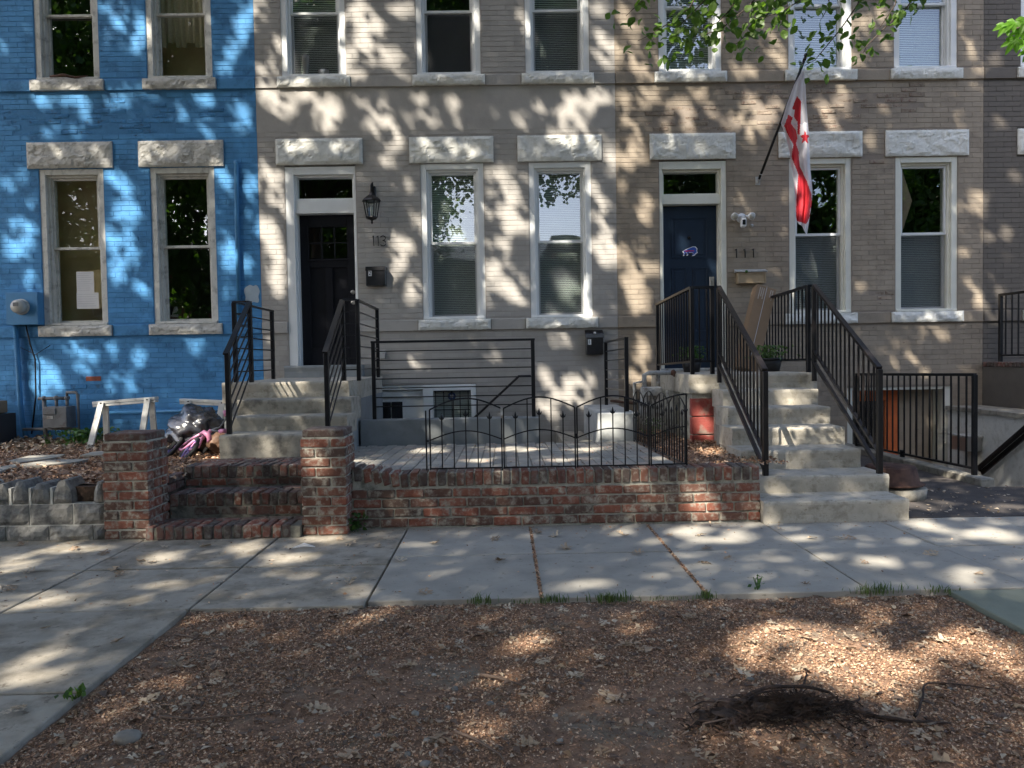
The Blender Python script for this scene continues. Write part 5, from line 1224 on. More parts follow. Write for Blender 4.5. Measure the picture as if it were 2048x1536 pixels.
# ------------------------------------------------------------------ litter, leaves and plants on the ground
oak = [(0, -.5), (.05, -.38), (.14, -.34), (.10, -.22), (.30, -.20), (.42, -.05), (.22, -.04), (.14, .04), (.38, .14), (.40, .28), (.18, .20), (.12, .26), (.20, .42), (.06, .40), (0, .56)]
oak = oak+[(-x, y) for x, y in oak[-2:0:-1]]
def oak_mesh(seed):
    random.seed(seed); mb = MB(); n = len(oak); c = random.uniform(.1, .35); b2 = random.uniform(-.2, .25)
    pts = [(x*random.uniform(.85, 1.1), y) for x, y in oak]
    zf = lambda x, y: c*x*x+b2*y*y+.05*math.sin(9*x+seed)+.03*random.uniform(-1, 1)
    mb.v = [(x, y, zf(x, y)) for x, y in pts]+[(0, y, zf(0, y)-.02) for y in (-.3, -.05, .2, .4)]
    mb.f = []
    for i in range(n):
        y = (pts[i][1]+pts[(i+1) % n][1])/2; k = min(range(4), key=lambda q: abs((-.3, -.05, .2, .4)[q]-y))
        mb.f.append((i, (i+1) % n, n+k))
    mb.f += [(n, n+1, 4), (n+1, n+2, 8)]
    me = bpy.data.meshes.new('oak_leaf'); me.from_pydata(mb.v, [], mb.f); me.materials.append(M['dleaf']); me.update(); return me
OM = [oak_mesh(s) for s in range(8)]
random.seed(21)
def drop(x, y, z, s, tilt=.25): 
    o = link('oak_leaf', random.choice(OM), None, (x, y, z)); o.scale = (s, s, s); o.rotation_euler = (random.uniform(-tilt, tilt), random.uniform(-tilt, tilt), random.uniform(0, 6.3)); return o
# the leaves that show large, placed where the photograph has them
bedl = [(545, 1205), (665, 1235), (700, 1225), (990, 1208), (1015, 1210), (1125, 1215), (1265, 1240), (1380, 1235), (1085, 1327), (745, 1350), (760, 1360), (1050, 1390), (1150, 1350), (1265, 1290), (1290, 1300), (1420, 1340), (1390, 1395), (1240, 1400), (1215, 1395), (1055, 1490), (880, 1480), (640, 1420), (620, 1415), (1560, 1480), (1475, 1505), (1410, 1530), (1880, 1530), (1490, 1345), (1510, 1290), (1600, 1340), (1650, 1345), (1700, 1280), (1860, 1280), (1880, 1285), (1740, 1390), (1555, 1270), (1690, 1195), (1790, 1195), (1860, 1190), (1620, 1290), (1780, 1435), (1800, 1450), (1840, 1480), (1500, 1420), (350, 1330), (500, 1290), (430, 1370), (700, 1510), (980, 1270), (880, 1240), (930, 1300), (820, 1330), (1330, 1210), (1450, 1220), (1560, 1225), (1210, 1250), (1105, 1260), (300, 1400), (1950, 1330), (2000, 1260)]
for px, py in bedl:
    p = P(px, py, Z=.0); s = random.uniform(.062, .105)
    if not (-1.66 < p.x < 2.36 and p.y < 3.98): continue
    tag(drop(p.x, p.y, bed_z(p.x, p.y)+.014, s), 'dry tan oak leaf lying on the mulch', 'leaf', 'dry oak leaves on the mulch')
walkl = [(42, 1092), (65, 1075), (20, 1180), (210, 1108), (225, 1119), (280, 1124), (300, 1126), (240, 1150), (410, 1095), (500, 1080), (540, 1075), (680, 1080), (700, 1090), (755, 1095), (800, 1122), (870, 1088), (990, 1080), (1000, 1122), (1075, 1067), (1110, 1073), (1240, 1068), (1250, 1073), (1340, 1072), (1400, 1072), (1275, 1108), (1415, 1100), (1410, 1128), (1455, 1118), (1610, 1170), (1625, 1078), (1680, 1078), (1700, 1078), (850, 1187), (680, 1135), (700, 1165), (230, 1140), (90, 1260), (235, 1285), (40, 1420), (25, 1428), (1860, 1110), (1960, 1150), (1560, 1060), (1730, 1128), (150, 1100), (60, 1145), (330, 1095), (1130, 1098)]
for px, py in walkl:
    p = P(px, py, Z=0); tag(drop(p.x, p.y, .012, random.uniform(.06, .11), .3), 'dry brown oak leaf lying on the pavement', 'leaf', 'dry oak leaves on the pavement')
def litter(name, n, xr, yr, zf, smin, smax, m, flat=.75, keep=None):
    C = np.c_[rng.uniform(*xr, n), rng.uniform(*yr, n), np.zeros(n)]
    if keep is not None: C = C[[keep(x, y) for x, y, _ in C]]
    C[:, 2] = [zf(x, y) for x, y, _ in C]; s = rng.uniform(smin, smax, len(C))*rng.uniform(.5, 1, len(C))
    V, F_ = leaf_quads(C, s, flat, .55, .15); o = fast_mesh(name, V, F_, m); return tag(o, kind='stuff')
vis = lambda x, y: abs(x) < .72*y+.35
# mulch chips, denser near the lens; bare earth patches left open
def chipkeep(x, y):
    if not vis(x, y): return False
    q = noise.noise(Vector((x*1.3+5, y*1.6, 0)))+.4*noise.noise(Vector((x*5, y*5, 9)))
    return q < .24 or random.random() < .30
tag(litter('mulch_chips', 210000, (-1.68, 2.37), (1.9, 3.99), lambda x, y: bed_z(x, y)+random.uniform(.001, .008), .007, .019, M['chips'], .72, chipkeep), 'brown shredded bark mulch covering the tree bed', 'mulch')
tag(litter('mulch_chips', 3800, (-1.68, 2.37), (1.9, 3.99), lambda x, y: bed_z(x, y)+random.uniform(.004, .014), .018, .045, M['dleaf'], .8, chipkeep), 'broken dry leaf pieces mixed through the mulch of the tree bed', 'leaf litter')
tag(litter('leaf_litter', 26000, (-7.0, -2.6), (5.75, 10.05), lambda x, y: yard_z(x, y)+random.uniform(.002, .02), .02, .06, M['chips'], .7, lambda x, y: True), 'brown leaf litter in the yard of the blue house', 'leaf litter')
tag(litter('leaf_litter', 3500, (-7.0, -3.0), (8.6, 10.05), lambda x, y: yard_z(x, y)+random.uniform(.01, .05), .05, .11, M['dleaf'], .6, lambda x, y: random.random() < (y-8.4)/1.6), 'dry leaves heaped against the blue wall', 'leaf litter')
tag(litter('leaf_litter', 5000, (1.45, 2.28), (5.97, 9.9), lambda x, y: .41-.02*(y-5.9)+random.uniform(.002, .02), .02, .05, M['chips'], .7, lambda x, y: True), 'brown leaf litter beside the left side of the pale stairs', 'leaf litter')
tag(litter('leaf_litter', 5200, (-5, 5.5), (4.0, 5.73), lambda x, y: .004+random.uniform(0, .004), .006, .028, M['chips'], .85, lambda x, y: random.random() < .10+.8*(y > 5.6)+.25*(y > 5.35)+.22*(x < -.8)), 'small leaf fragments scattered on the pavement', 'leaf litter')
tag(litter('leaf_litter', 500, (3.1, 7.5), (5.8, 7.0), lambda x, y: .01+random.uniform(0, .005), .01, .06, M['dleaf'], .85, lambda x, y: True), 'dry leaves scattered over the dark forecourt', 'leaf litter')
tag(litter('leaf_litter', 500, (-1.5, 1.4), (6.0, 8.2), lambda x, y: pz(y)+.005, .006, .03, M['chips'], .85, lambda x, y: True), 'small leaf fragments on the grey patio pavers', 'leaf litter')
# debris in the pavement joints
C = []
for x in (.18, 1.08): C += [(x+random.uniform(-.009, .009), random.uniform(4.0, 5.7), .002) for _ in range(700)]
V, F_ = leaf_quads(np.array(C), .016, .6); tag(tag(fast_mesh('joint_debris', V, F_, M['chips']), kind='stuff'), 'brown debris packed in the pavement joints', 'debris')

tag(litter('bark_pieces', 1500, (-1.68, 2.37), (1.9, 3.99), lambda x, y: bed_z(x, y)+random.uniform(.006, .014), .028, .055, M['twig'], .85, vis), 'dark narrow bark pieces strewn over the mulch', 'bark')
random.seed(77)
for i in range(75):
    x, y = random.uniform(-1.6, 2.3), random.uniform(2.35, 3.95)
    if vis(x, y) and noise.noise(Vector((x*1.7, y*1.7, 5))) > -.15: tag(drop(x, y, bed_z(x, y)+.012, random.uniform(.04, .08)), 'dry tan oak leaf lying on the mulch', 'leaf', 'dry oak leaves on the mulch')
# pebbles
def pebble(x, y, z, r, m, label, grp_, sub=2):
    mb = MB(); sd_ = random.random()*50; mb.ico((0, 0, 0), (r, r*random.uniform(.65, .9), r*random.uniform(.45, .65)), sub, lambda v: .14*noise.noise(v*1.6+Vector((sd_, 0, 0))))
    o = mb.build('pebble', m, None, True, (x, y, z)); o.rotation_euler = (0, 0, random.uniform(0, 6.3)); return tag(o, label, 'stone', grp_)
for px, py, r in [(868, 1345, .02), (910, 1372, .024), (980, 1400, .022), (895, 1410, .02), (830, 1423, .028), (1300, 1420, .018), (855, 1480, .024), (850, 1528, .028), (1110, 1425, .018), (1280, 1448, .014), (815, 1508, .022), (755, 1470, .02), (640, 1495, .02), (1120, 1478, .018), (1500, 1355, .026), (1435, 1340, .02), (600, 1440, .02), (1900, 1370, .016)]:
    p = P(px, py, Z=0)
    if -1.66 < p.x < 2.36: r *= .72; pebble(p.x, p.y, bed_z(p.x, p.y)+r*.2, r, M['pebble'], 'small rounded grey pebble in the mulch', 'grey pebbles in the mulch')
p = P(256, 1478, Z=.0); pebble(p.x, p.y, bed_z(p.x, p.y)+.012, .045, M['pebble'], 'fist-sized grey stone at the edge of the mulch', None, 3)
mb = MB(); q = P(607, 1095, Z=.01); mb.tube([q+Vector((-.07, 0, 0)), q+Vector((0, .01, .018)), q+Vector((.08, 0, .004))], [.004, .014, .003], 4); tag(mb.build('paper_scrap', M['paper']), 'crumpled white paper scrap on the pavement', 'litter')
# twigs on the mulch
def twig(pts, r, label, grp_=None):
    mb = MB(); q = [P(x, y, Z=.02) for x, y in pts]
    for i, v in enumerate(q): v.z = bed_z(v.x, v.y)+.010+random.uniform(0, .01)
    mb.tube(q, [r*(1-.6*i/(len(q)-1)) for i in range(len(q))], 6); return tag(mb.build('twig', M['twig'], None, True), label, 'twig', grp_)
twig([(960, 1342), (1000, 1348), (1045, 1362)], .009, 'short dark stick near the middle of the mulch')
twig([(910, 1455), (950, 1475), (1000, 1500), (1010, 1520)], .006, 'thin curved twig at the bottom centre of the mulch')
twig([(320, 1425), (380, 1430), (500, 1425), (560, 1410)], .005, 'long thin twig on the left of the mulch')
twig([(350, 1255), (390, 1262), (420, 1268)], .006, 'short twig near the left end of the mulch')
twig([(1240, 1475), (1260, 1490), (1270, 1510)], .004, 'thin pale twig below the pebbles')
def smooth_pts(q, k=4):
    out = []
    for i in range(len(q)-1):
        p0, p1, p2, p3 = q[max(i-1, 0)], q[i], q[i+1], q[min(i+2, len(q)-1)]
        for j in range(k):
            t_ = j/k; out.append(.5*((2*p1)+(p2-p0)*t_+(2*p0-5*p1+4*p2-p3)*t_*t_+(3*p1-p0-3*p2+p3)*t_**3)+Vector((random.gauss(0, .0012), 0, random.gauss(0, .0012))))
    return out+[q[-1]]
# uprooted root mass, a mound with sticks
rc = P(1545, 1435, Z=.03)
t = empty('root_mass', rc, 'dark uprooted root mass with twigs in the mulch', 'roots'); PLOC[t.name] = Vector(t.location)
mb = MB(); mb.ico((rc.x, rc.y-.02, .012), (.21, .13, .07), 5, lambda v: .4*noise.noise(v*2)+.45*abs(noise.noise(v*6))*(.6+.4*noise.noise(v*2))+.22*noise.noise(v*15)); mb.build('root_ball', M['root'], t)
random.seed(5)
def zpt(px, py, h=0.): p = P(px, py, Z=.05); p.z = bed_z(p.x, p.y)+.012+h; return p
def stick(pts, r): mb = MB(); pts = smooth_pts([Vector((p.x, p.y, bed_z(p.x, p.y)+(p.z-bed_z(p.x, p.y))*.5)) for p in pts]); mb.tube(pts, [r*.8*(1-.6*i/(len(pts)-1))*random.uniform(.85, 1.15) for i in range(len(pts))], 7); return mb.build('root', M['root'], t, True)
stick([zpt(1425, 1455), zpt(1470, 1410, .04), zpt(1520, 1390, .10), zpt(1600, 1385, .11), zpt(1660, 1395, .07), zpt(1680, 1410, .03)], .012)
stick([zpt(1680, 1410, .02), zpt(1740, 1425, .02), zpt(1810, 1430, .02), zpt(1860, 1425, .01), zpt(1900, 1420)], .011)
stick([zpt(1475, 1465), zpt(1470, 1435, .05), zpt(1510, 1405, .09), zpt(1570, 1395, .1)], .008); stick([zpt(1590, 1455), zpt(1615, 1470, .01), zpt(1640, 1490, .01)], .007)
stick([zpt(1830, 1410), zpt(1845, 1375, .03), zpt(1850, 1350, .05), zpt(1885, 1340, .02), zpt(1990, 1345)], .007); stick([zpt(1600, 1375, .05), zpt(1612, 1355, .10), zpt(1614, 1345, .11)], .006)
stick([zpt(1690, 1405, .02), zpt(1715, 1402, .05), zpt(1718, 1393, .07)], .007)
for i in range(34):
    a = random.uniform(0, 6.28); r0 = random.uniform(.05, .2); p0 = Vector((rc.x+r0*1.1*math.cos(a), rc.y+r0*.7*math.sin(a), bed_z(rc.x, rc.y)+random.uniform(0, .02)))
    a2_ = a+random.uniform(-1, 1); L_ = random.uniform(.05, .13); p1 = p0+Vector((L_*math.cos(a2_), L_*math.sin(a2_)*.7, random.uniform(-.01, .012))); p2 = p1+Vector((L_*.5*math.cos(a2_+.7), L_*.4*math.sin(a2_+.7), random.uniform(-.05, .0)))
    mb = MB(); mb.tube([p0, p1, p2], [.004, .003, .0012], 5); mb.build('root', M['root'] if random.random() < .85 else M['twig'], t, True)
Vv = []; Ff = []
for i in range(3800):
    a = random.uniform(0, 6.28); rr_ = abs(random.gauss(0, .10)); x = rc.x+rr_*1.35*math.cos(a)+.03; y = rc.y+rr_*.75*math.sin(a)-.02; z = bed_z(x, y)+random.uniform(.002, .055)*max(0, 1-rr_/.3)
    b_ = random.uniform(0, 6.28); L_ = random.uniform(.02, .07); d_ = Vector((math.cos(b_), math.sin(b_)*.8, random.uniform(-.5, .5)))*L_; w_ = Vector((-math.sin(b_), math.cos(b_), .4))*random.uniform(.0008, .0022)
    p_ = Vector((x, y, z)); n_ = len(Vv); Vv += [tuple(p_-w_), tuple(p_+w_), tuple(p_+d_*.5+w_+Vector((0, 0, .006))), tuple(p_+d_), tuple(p_+d_*.5-w_+Vector((0, 0, .006)))]; Ff.append((n_, n_+1, n_+2, n_+3, n_+4))
me = bpy.data.meshes.new('root_fibres'); me.from_pydata(Vv, [], Ff); me.materials.append(M['root']); me.update(); tag(link('root_fibres', me, t), kind='stuff')
# grass tufts and weeds
def grass(px, py, n, h, spread, label, m='grass'):
    c = P(px, py, Z=0); Vv = []; Ff = []
    n = int(n*.55); h *= .62
    for i in range(n):
        x = c.x+random.gauss(0, spread); y = min(c.y, 4.02)+random.gauss(0, .02); a = random.uniform(0, 6.28); L_ = h*random.uniform(.5, 1.15); ln = random.uniform(.1, .7)*L_
        w_ = .0022; dx, dy = math.cos(a), math.sin(a); z = -.01
        pts = [(x, y, z), (x+dx*ln*.3, y+dy*ln*.3, z+L_*.6), (x+dx*ln, y+dy*ln, z+L_*(.95))]
        for k, p in enumerate(pts[:2]): Vv += [(p[0]-dy*w_, p[1]+dx*w_, p[2]), (p[0]+dy*w_, p[1]-dx*w_, p[2])]
        b = len(Vv)-4; Vv.append(pts[2]); Ff += [(b, b+1, b+3, b+2), (b+2, b+3, b+4, b+4)]
    Ff = [tuple(dict.fromkeys(f)) for f in Ff]
    me = bpy.data.meshes.new('grass_tuft'); me.from_pydata(Vv, [], Ff); me.materials.append(M[m]); me.update(); return tag(link('grass_tuft', me), label, 'grass', 'grass tufts along the pavement edge')
for px, py, n, h, s_, lab in [(962, 1203, 90, .09, .035, 'small grass tuft at the pavement edge, leftmost'), (1110, 1200, 110, .07, .045, 'grass tuft right beside the first wide pavement joint'), (1222, 1198, 220, .085, .06, 'large grass tuft between the two wide pavement joints'),
    (1050, 1203, 50, .04, .05, 'sparse low grass between two denser tufts at the pavement edge'), (1330, 1196, 60, .035, .1, 'short sparse grass along the pavement edge left of the second joint'), (1412, 1192, 80, .07, .03, 'grass tuft growing at the end of the second wide pavement joint'), (1752, 1182, 200, .09, .075, 'wide grass tuft at the right of the mulch edge'), (1878, 1180, 90, .06, .05, 'rightmost grass tuft at the corner of the tree bed')]:
    grass(px, py, n, h, s_, lab)
def weed(px, py, Z, n, h, r, size, label, m='weed', Y=None):
    p = P(px, py, Z=Z) if Y is None else P(px, py, Y=Y)
    t = empty('weed', p, label, 'weed'); PLOC[t.name] = Vector(t.location)
    mb = MB()
    for k in range(5): a = k*1.3; mb.tube([p, p+Vector((r*.4*math.cos(a), r*.3*math.sin(a), h*.5)), p+Vector((r*.8*math.cos(a), r*.5*math.sin(a), h))], .0025, 4)
    mb.build('stem', M[m], t); leaves_tuft('foliage', tuple(p+Vector((0, 0, .01))), r, h, n, size, M[m], t)
weed(712, 1060, 0, 90, .12, .10, .05, 'leafy weed at the foot of the brick wall beside the pier')
weed(150, 1398, -.0, 14, .03, .05, .04, 'bright green low weed at the left edge of the mulch', 'leafb')
weed(1305, 868, None, 120, .16, .10, .03, 'wispy weed at the patio corner by the pale concrete block', 'petal', 8.0)
weed(175, 885, None, 420, .16, .34, .06, 'dark leafy weeds under the gas meter against the blue wall', 'weed', 9.7)
weed(1515, 1180, -.0, 20, .07, .03, .025, 'single small seedling at the pavement edge')
weed(1018, 880, None, 14, .08, .03, .03, 'tiny seedling in the patio joints behind the fence', 'petal', 7.7) if False else None

# ------------------------------------------------------------------ trees: crowns over the street whose gaps let the sun through
SX = Vector((1, 0, 0)) - SUN_D*SUN_D.x; SX.normalize(); SY = SUN_D.cross(SX)
SXn, SYn, SDn = np.array(SX), np.array(SY), np.array(SUN_D)
spots = []
def spot(px, py, rx, ry, Y=W, Z=None, k=1.0):
    c = P(px, py, Y=Y) if Z is None else P(px, py, Z=Z)
    a = (P(px+rx*k, py, Y=Y) if Z is None else P(px+rx*k, py, Z=Z))-c; b = (P(px, py+ry*k, Y=Y) if Z is None else P(px, py+ry*k, Z=Z))-c
    A = np.array([[a.dot(SX), b.dot(SX)], [a.dot(SY), b.dot(SY)]]); spots.append((c.dot(SX), c.dot(SY), np.linalg.inv(A)))
FAC = """210,15,25,15 237,50,25,22 265,85,18,22 257,125,14,12 484,55,22,35 450,135,17,17 464,95,18,22 500,8,15,20 7,98,14,14 54,54,9,9 5,176,8,8 92,197,35,14 152,200,30,18 223,200,18,18 250,203,15,15 359,230,17,16 406,195,18,15 166,237,14,13 92,267,14,14 155,261,14,15 416,257,14,22 487,250,18,22 480,217,18,15 288,188,20,10 291,220,10,8 223,352,20,22 254,380,18,22 254,425,32,26 237,475,30,28 450,355,20,22 452,385,18,20 494,365,15,20 44,352,15,15 20,372,14,14 40,465,28,35 62,405,12,20 500,412,12,22 290,325,12,18 34,497,27,25 60,560,16,20 247,507,28,26 237,548,20,20 288,570,14,28 457,514,20,38 450,580,16,26 492,530,14,22 150,693,22,18 183,725,24,26 95,760,30,36 74,733,16,20 278,715,18,24 247,768,34,26 220,700,14,20 389,697,18,14 340,310,30,10 300,300,16,12 120,310,14,12 200,312,12,12 95,100,10,20 290,60,10,30 420,60,8,30
522,17,14,22 551,85,10,15 720,20,22,18 737,52,30,30 717,92,24,28 757,112,28,24 788,116,20,18 798,20,22,16 720,146,16,14 812,152,12,10 530,142,22,18 540,190,28,24 567,210,30,28 612,190,34,20 652,217,34,28 652,250,26,20 703,196,10,10 733,210,10,12 764,203,12,22 842,196,15,16 825,233,17,17 906,206,15,17 913,244,10,20 757,250,22,22 788,274,20,28 770,320,20,16 866,250,10,16 527,355,20,28 551,390,20,34 534,457,24,34 720,352,14,12 811,369,20,14 1001,345,16,20 1008,386,14,22 1001,427,16,18 994,488,18,18 1008,457,10,14 548,497,22,22 555,548,20,44 802,507,26,38 826,580,18,28 775,565,14,22 826,727,28,16 600,300,30,14 680,300,24,14 590,20,10,50 570,100,12,40 680,60,12,40 690,120,14,30 840,90,8,40 950,40,12,30 1050,60,10,40 850,300,26,16 905,300,14,12 950,305,14,14 1080,300,20,12
1002,500,20,30 1009,558,22,30 1036,582,24,38 986,548,12,20 1178,632,30,14 1165,590,12,50 1219,514,16,26 1243,507,14,24 1267,558,26,36 1280,608,26,28 1310,548,12,30 1283,700,20,30 1273,750,26,20 1118,676,26,18 1128,778,26,28 1090,750,18,20 1165,798,20,26 1090,808,18,18 1178,760,14,14 986,690,14,10 1030,17,8,20 1163,20,10,34 1203,20,20,18 1203,88,18,28 1220,122,20,24 1190,196,28,24 1217,216,16,18 1081,217,14,17 1129,227,20,24 1152,200,12,18 1040,237,12,17 1159,244,18,22 1115,257,20,16 1112,284,20,14 1152,288,16,14 1203,305,20,16 1217,332,14,20 1041,366,20,18 1020,413,26,30 1041,447,24,26 1203,413,20,26 1210,450,16,20 1206,488,24,24 1180,366,10,26 975,400,9,50 975,560,9,40 850,440,9,50 890,440,20,24 925,470,16,20 905,380,16,20 1110,460,20,18 1120,540,26,24 1100,600,18,14
1247,27,16,26 1260,60,28,24 1250,100,20,24 1270,125,22,22 1298,100,12,20 1295,149,16,10 1257,190,22,16 1291,200,20,20 1315,178,18,10 1260,237,22,20 1270,291,20,20 1250,320,20,24 1281,311,12,20 1338,237,12,20 1352,210,16,20 1376,217,16,20 1376,250,20,14 1400,190,14,16 1423,223,16,16 1447,190,20,16 1474,237,16,20 1457,250,16,12 1501,203,16,20 1508,244,12,16 1477,139,20,16 1504,142,16,14 1474,115,10,14 1291,433,16,22 1298,406,12,16 1250,369,12,14 1284,488,20,16 1474,399,15,17 1541,81,20,24 1561,118,14,16 1520,135,20,14 1720,44,20,20 1757,27,18,18 1717,122,16,12 1771,81,14,16 1930,34,12,30 1926,78,14,20 1943,101,12,18 1957,146,16,12 1987,125,20,12 1534,210,34,20 1520,237,20,24 1544,234,16,16 1652,210,18,18 1683,196,16,20 1690,220,12,20 1652,237,18,12 1507,267,14,18 1673,257,12,12 1734,281,9,10 1750,291,8,8 1998,244,14,16 1954,396,20,18 1960,420,14,14 1974,470,16,16 2014,470,12,16 1926,504,16,16 2031,350,10,14 1571,393,8,14 1340,295,14,10 1400,300,12,8 1430,60,14,50 1690,60,14,60 1700,120,14,30 1350,130,26,20 1400,110,14,20 1310,130,8,40
1952,587,14,18 1966,608,14,16 2003,584,14,18 2000,611,14,14 1935,557,12,16 1854,658,12,17 1884,675,14,18 1820,713,14,24 1793,709,8,28 1850,740,14,14 1722,577,9,12 1942,743,14,12 1861,634,14,8 1915,634,12,8 1993,645,16,8 1690,420,7,40 1905,440,7,30 1590,560,8,30 1545,555,8,14 1510,585,8,10 1440,600,6,40 1625,510,16,12 1420,510,10,20 1350,470,10,12"""
random.seed(8)
for s_ in FAC.split():
    a = [float(v) for v in s_.split(',')]; spot(*a, k=1.12)
    for q_ in range(2):
        if random.random() < .7: t_ = random.uniform(0, 6.28); r_ = random.uniform(1.3, 2.4); spot(a[0]+a[2]*r_*math.cos(t_), a[1]+a[3]*r_*math.sin(t_), random.uniform(4, 9), random.uniform(5, 12))
GND = """142,1097,52,10 40,1127,36,9 112,1195,40,14 20,1212,26,8 325,1117,38,10 332,1171,34,9 494,1097,32,9 416,1110,22,7 102,1300,42,17 54,1344,52,22 166,1327,28,10 578,1114,50,10 645,1077,40,8 710,1182,30,7 774,1188,16,12 1223,1060,38,10 1301,1083,18,7 1359,1060,44,10 1450,1073,52,13 1366,1112,28,6 1416,1136,22,8 1183,1165,32,7 1441,1074,58,10 1615,1078,25,7 1847,1049,30,8 1955,1066,62,10 2013,1078,30,8 1528,1113,26,7 1648,1115,26,7 1760,1123,42,10 1938,1144,38,10 1942,1169,38,9 1731,1092,20,6 1748,1219,50,20 1560,1275,80,48 1650,1300,100,50 1720,1330,90,44 1800,1345,60,24 1918,1285,70,28 1990,1300,40,24 2021,1314,30,24 1835,1355,40,14 935,1225,45,20 1065,1292,50,26 500,1245,22,10 1240,1225,22,8 1850,1010,50,9 2010,1015,30,7 1190,1525,40,10"""
for s_ in GND.split():
    a = [float(v) for v in s_.split(',')]; spot(*a, Z=.0, k=1.22)
for a, Y_ in (((640, 876, 28, 12), 5.6), ((650, 1000, 20, 10), 5.6), ((643, 925, 20, 20), 5.6), ((650, 950, 12, 14), 5.6), ((560, 935, 40, 8), 6.2), ((1390, 985, 34, 26), 5.75), ((1410, 1025, 26, 22), 5.75), ((1270, 960, 24, 14), 5.75), ((1150, 950, 20, 8), 5.75), ((590, 780, 36, 14), 7.9), ((520, 905, 34, 14), 6.75), ((1580, 795, 34, 14), 7.65), ((1600, 930, 28, 16), 6.45), ((1680, 880, 20, 16), 6.85), ((1560, 882, 24, 18), 6.85), ((1650, 835, 18, 12), 7.25), ((1550, 985, 30, 12), 6.05), ((1700, 985, 22, 16), 6.05), ((1520, 1015, 22, 10), 5.7), ((1690, 1010, 30, 8), 5.7), ((60, 1050, 34, 14), 5.6), ((130, 1035, 30, 24), 5.6), ((390, 862, 44, 30), 8.), ((440, 840, 14, 30), 7.9), ((1410, 768, 22, 18), 8.05), ((1400, 840, 18, 20), 8.06), ((1230, 855, 20, 26), 8.3), ((1200, 860, 10, 20), 8.3), ((1030, 870, 24, 10), 8.3), ((870, 870, 14, 14), 8.3), ((220, 850, 14, 34), 9.2), ((300, 830, 10, 26), 9.1), ((250, 805, 60, 8), 9.2), ((470, 800, 10, 30), 7.5)):
    spot(*a, Y=Y_, k=1.15)
for a in ((740, 925, 25, 5), (860, 900, 34, 6), (1030, 898, 44, 6), (960, 925, 26, 5), (1170, 900, 30, 6), (1120, 925, 26, 5), (1420, 905, 30, 8), (420, 905, 40, 9), (90, 930, 44, 6), (60, 912, 24, 4)): spot(*a, Z=.38, k=1.15)
for a, Y_ in (((1340, 45, 110, 60), 4.6), ((1560, 45, 110, 60), 4.6), ((1760, 45, 90, 60), 4.6), ((2020, 75, 70, 60), 3.6), ((1600, 230, 14, 50), 9.2), ((1605, 380, 16, 40), 9.3), ((1598, 160, 10, 30), 9.1)): spot(*a, Y=Y_)
SP = np.array([(s[0], s[1]) for s in spots]); SI = np.array([s[2] for s in spots])
def lit(C):
    """True where a leaf would shade one of the sunlit spots"""
    a = C@SXn; b = C@SYn; out = np.zeros(len(C), bool)
    wob = .0
    for (ca, cb), I in zip(SP, SI):
        m_ = (np.abs(a-ca) < 1.2) & (np.abs(b-cb) < 1.2)
        if not m_.any(): continue
        da, db = a[m_]-ca, b[m_]-cb; u = I[0, 0]*da+I[0, 1]*db; v = I[1, 0]*da+I[1, 1]*db
        ang = np.arctan2(v, u); rr = 1+.10*np.sin(3*ang+ca*7)+.08*np.sin(5*ang+cb*9)
        k = np.where(m_)[0]; out[k] |= (u*u+v*v) < rr*rr
    return out
trunks = [('street_tree', Vector((-11.6, -2.0, 0)), 'tall leafy street tree at the far left behind the camera'), ('street_tree', Vector((-6.4, -4.6, 0)), 'tall leafy street tree left behind the camera'),
          ('street_tree', Vector((-.6, -5.2, 0)), 'tall leafy street tree right behind the camera'), ('street_tree', Vector((3.6, .6, 0)), 'leafy street tree whose twigs hang into the top of the photo')]
cx_, cy_, R_ = [], [], []
n = 200000
# targets on the facade and on the ground, then back along the sun
nf_ = int(n*.56)
Tx = rng.uniform(-9.5, 9.5, n); isf = np.arange(n) < nf_
TY = np.where(isf, W, rng.uniform(-.5, W, n)); TZ = np.where(isf, rng.uniform(-.2, 9.5, n), 0)
T_ = np.c_[Tx, TY, TZ]
tt = np.where(rng.random(n) < .3, rng.uniform(7.6, 10.5, n), rng.uniform(10, 18, n)); tt = np.where(isf, tt, rng.uniform(10, 19, n))
C = T_-SDn*tt[:, None]
# clumps: pull leaves toward random cluster centres a little
C += rng.normal(size=C.shape)*.03
keep = ~lit(C) | (rng.random(n) < np.where(tt < 10.5, .10, .025))
# looser edge outside the area in view
C = C[keep]
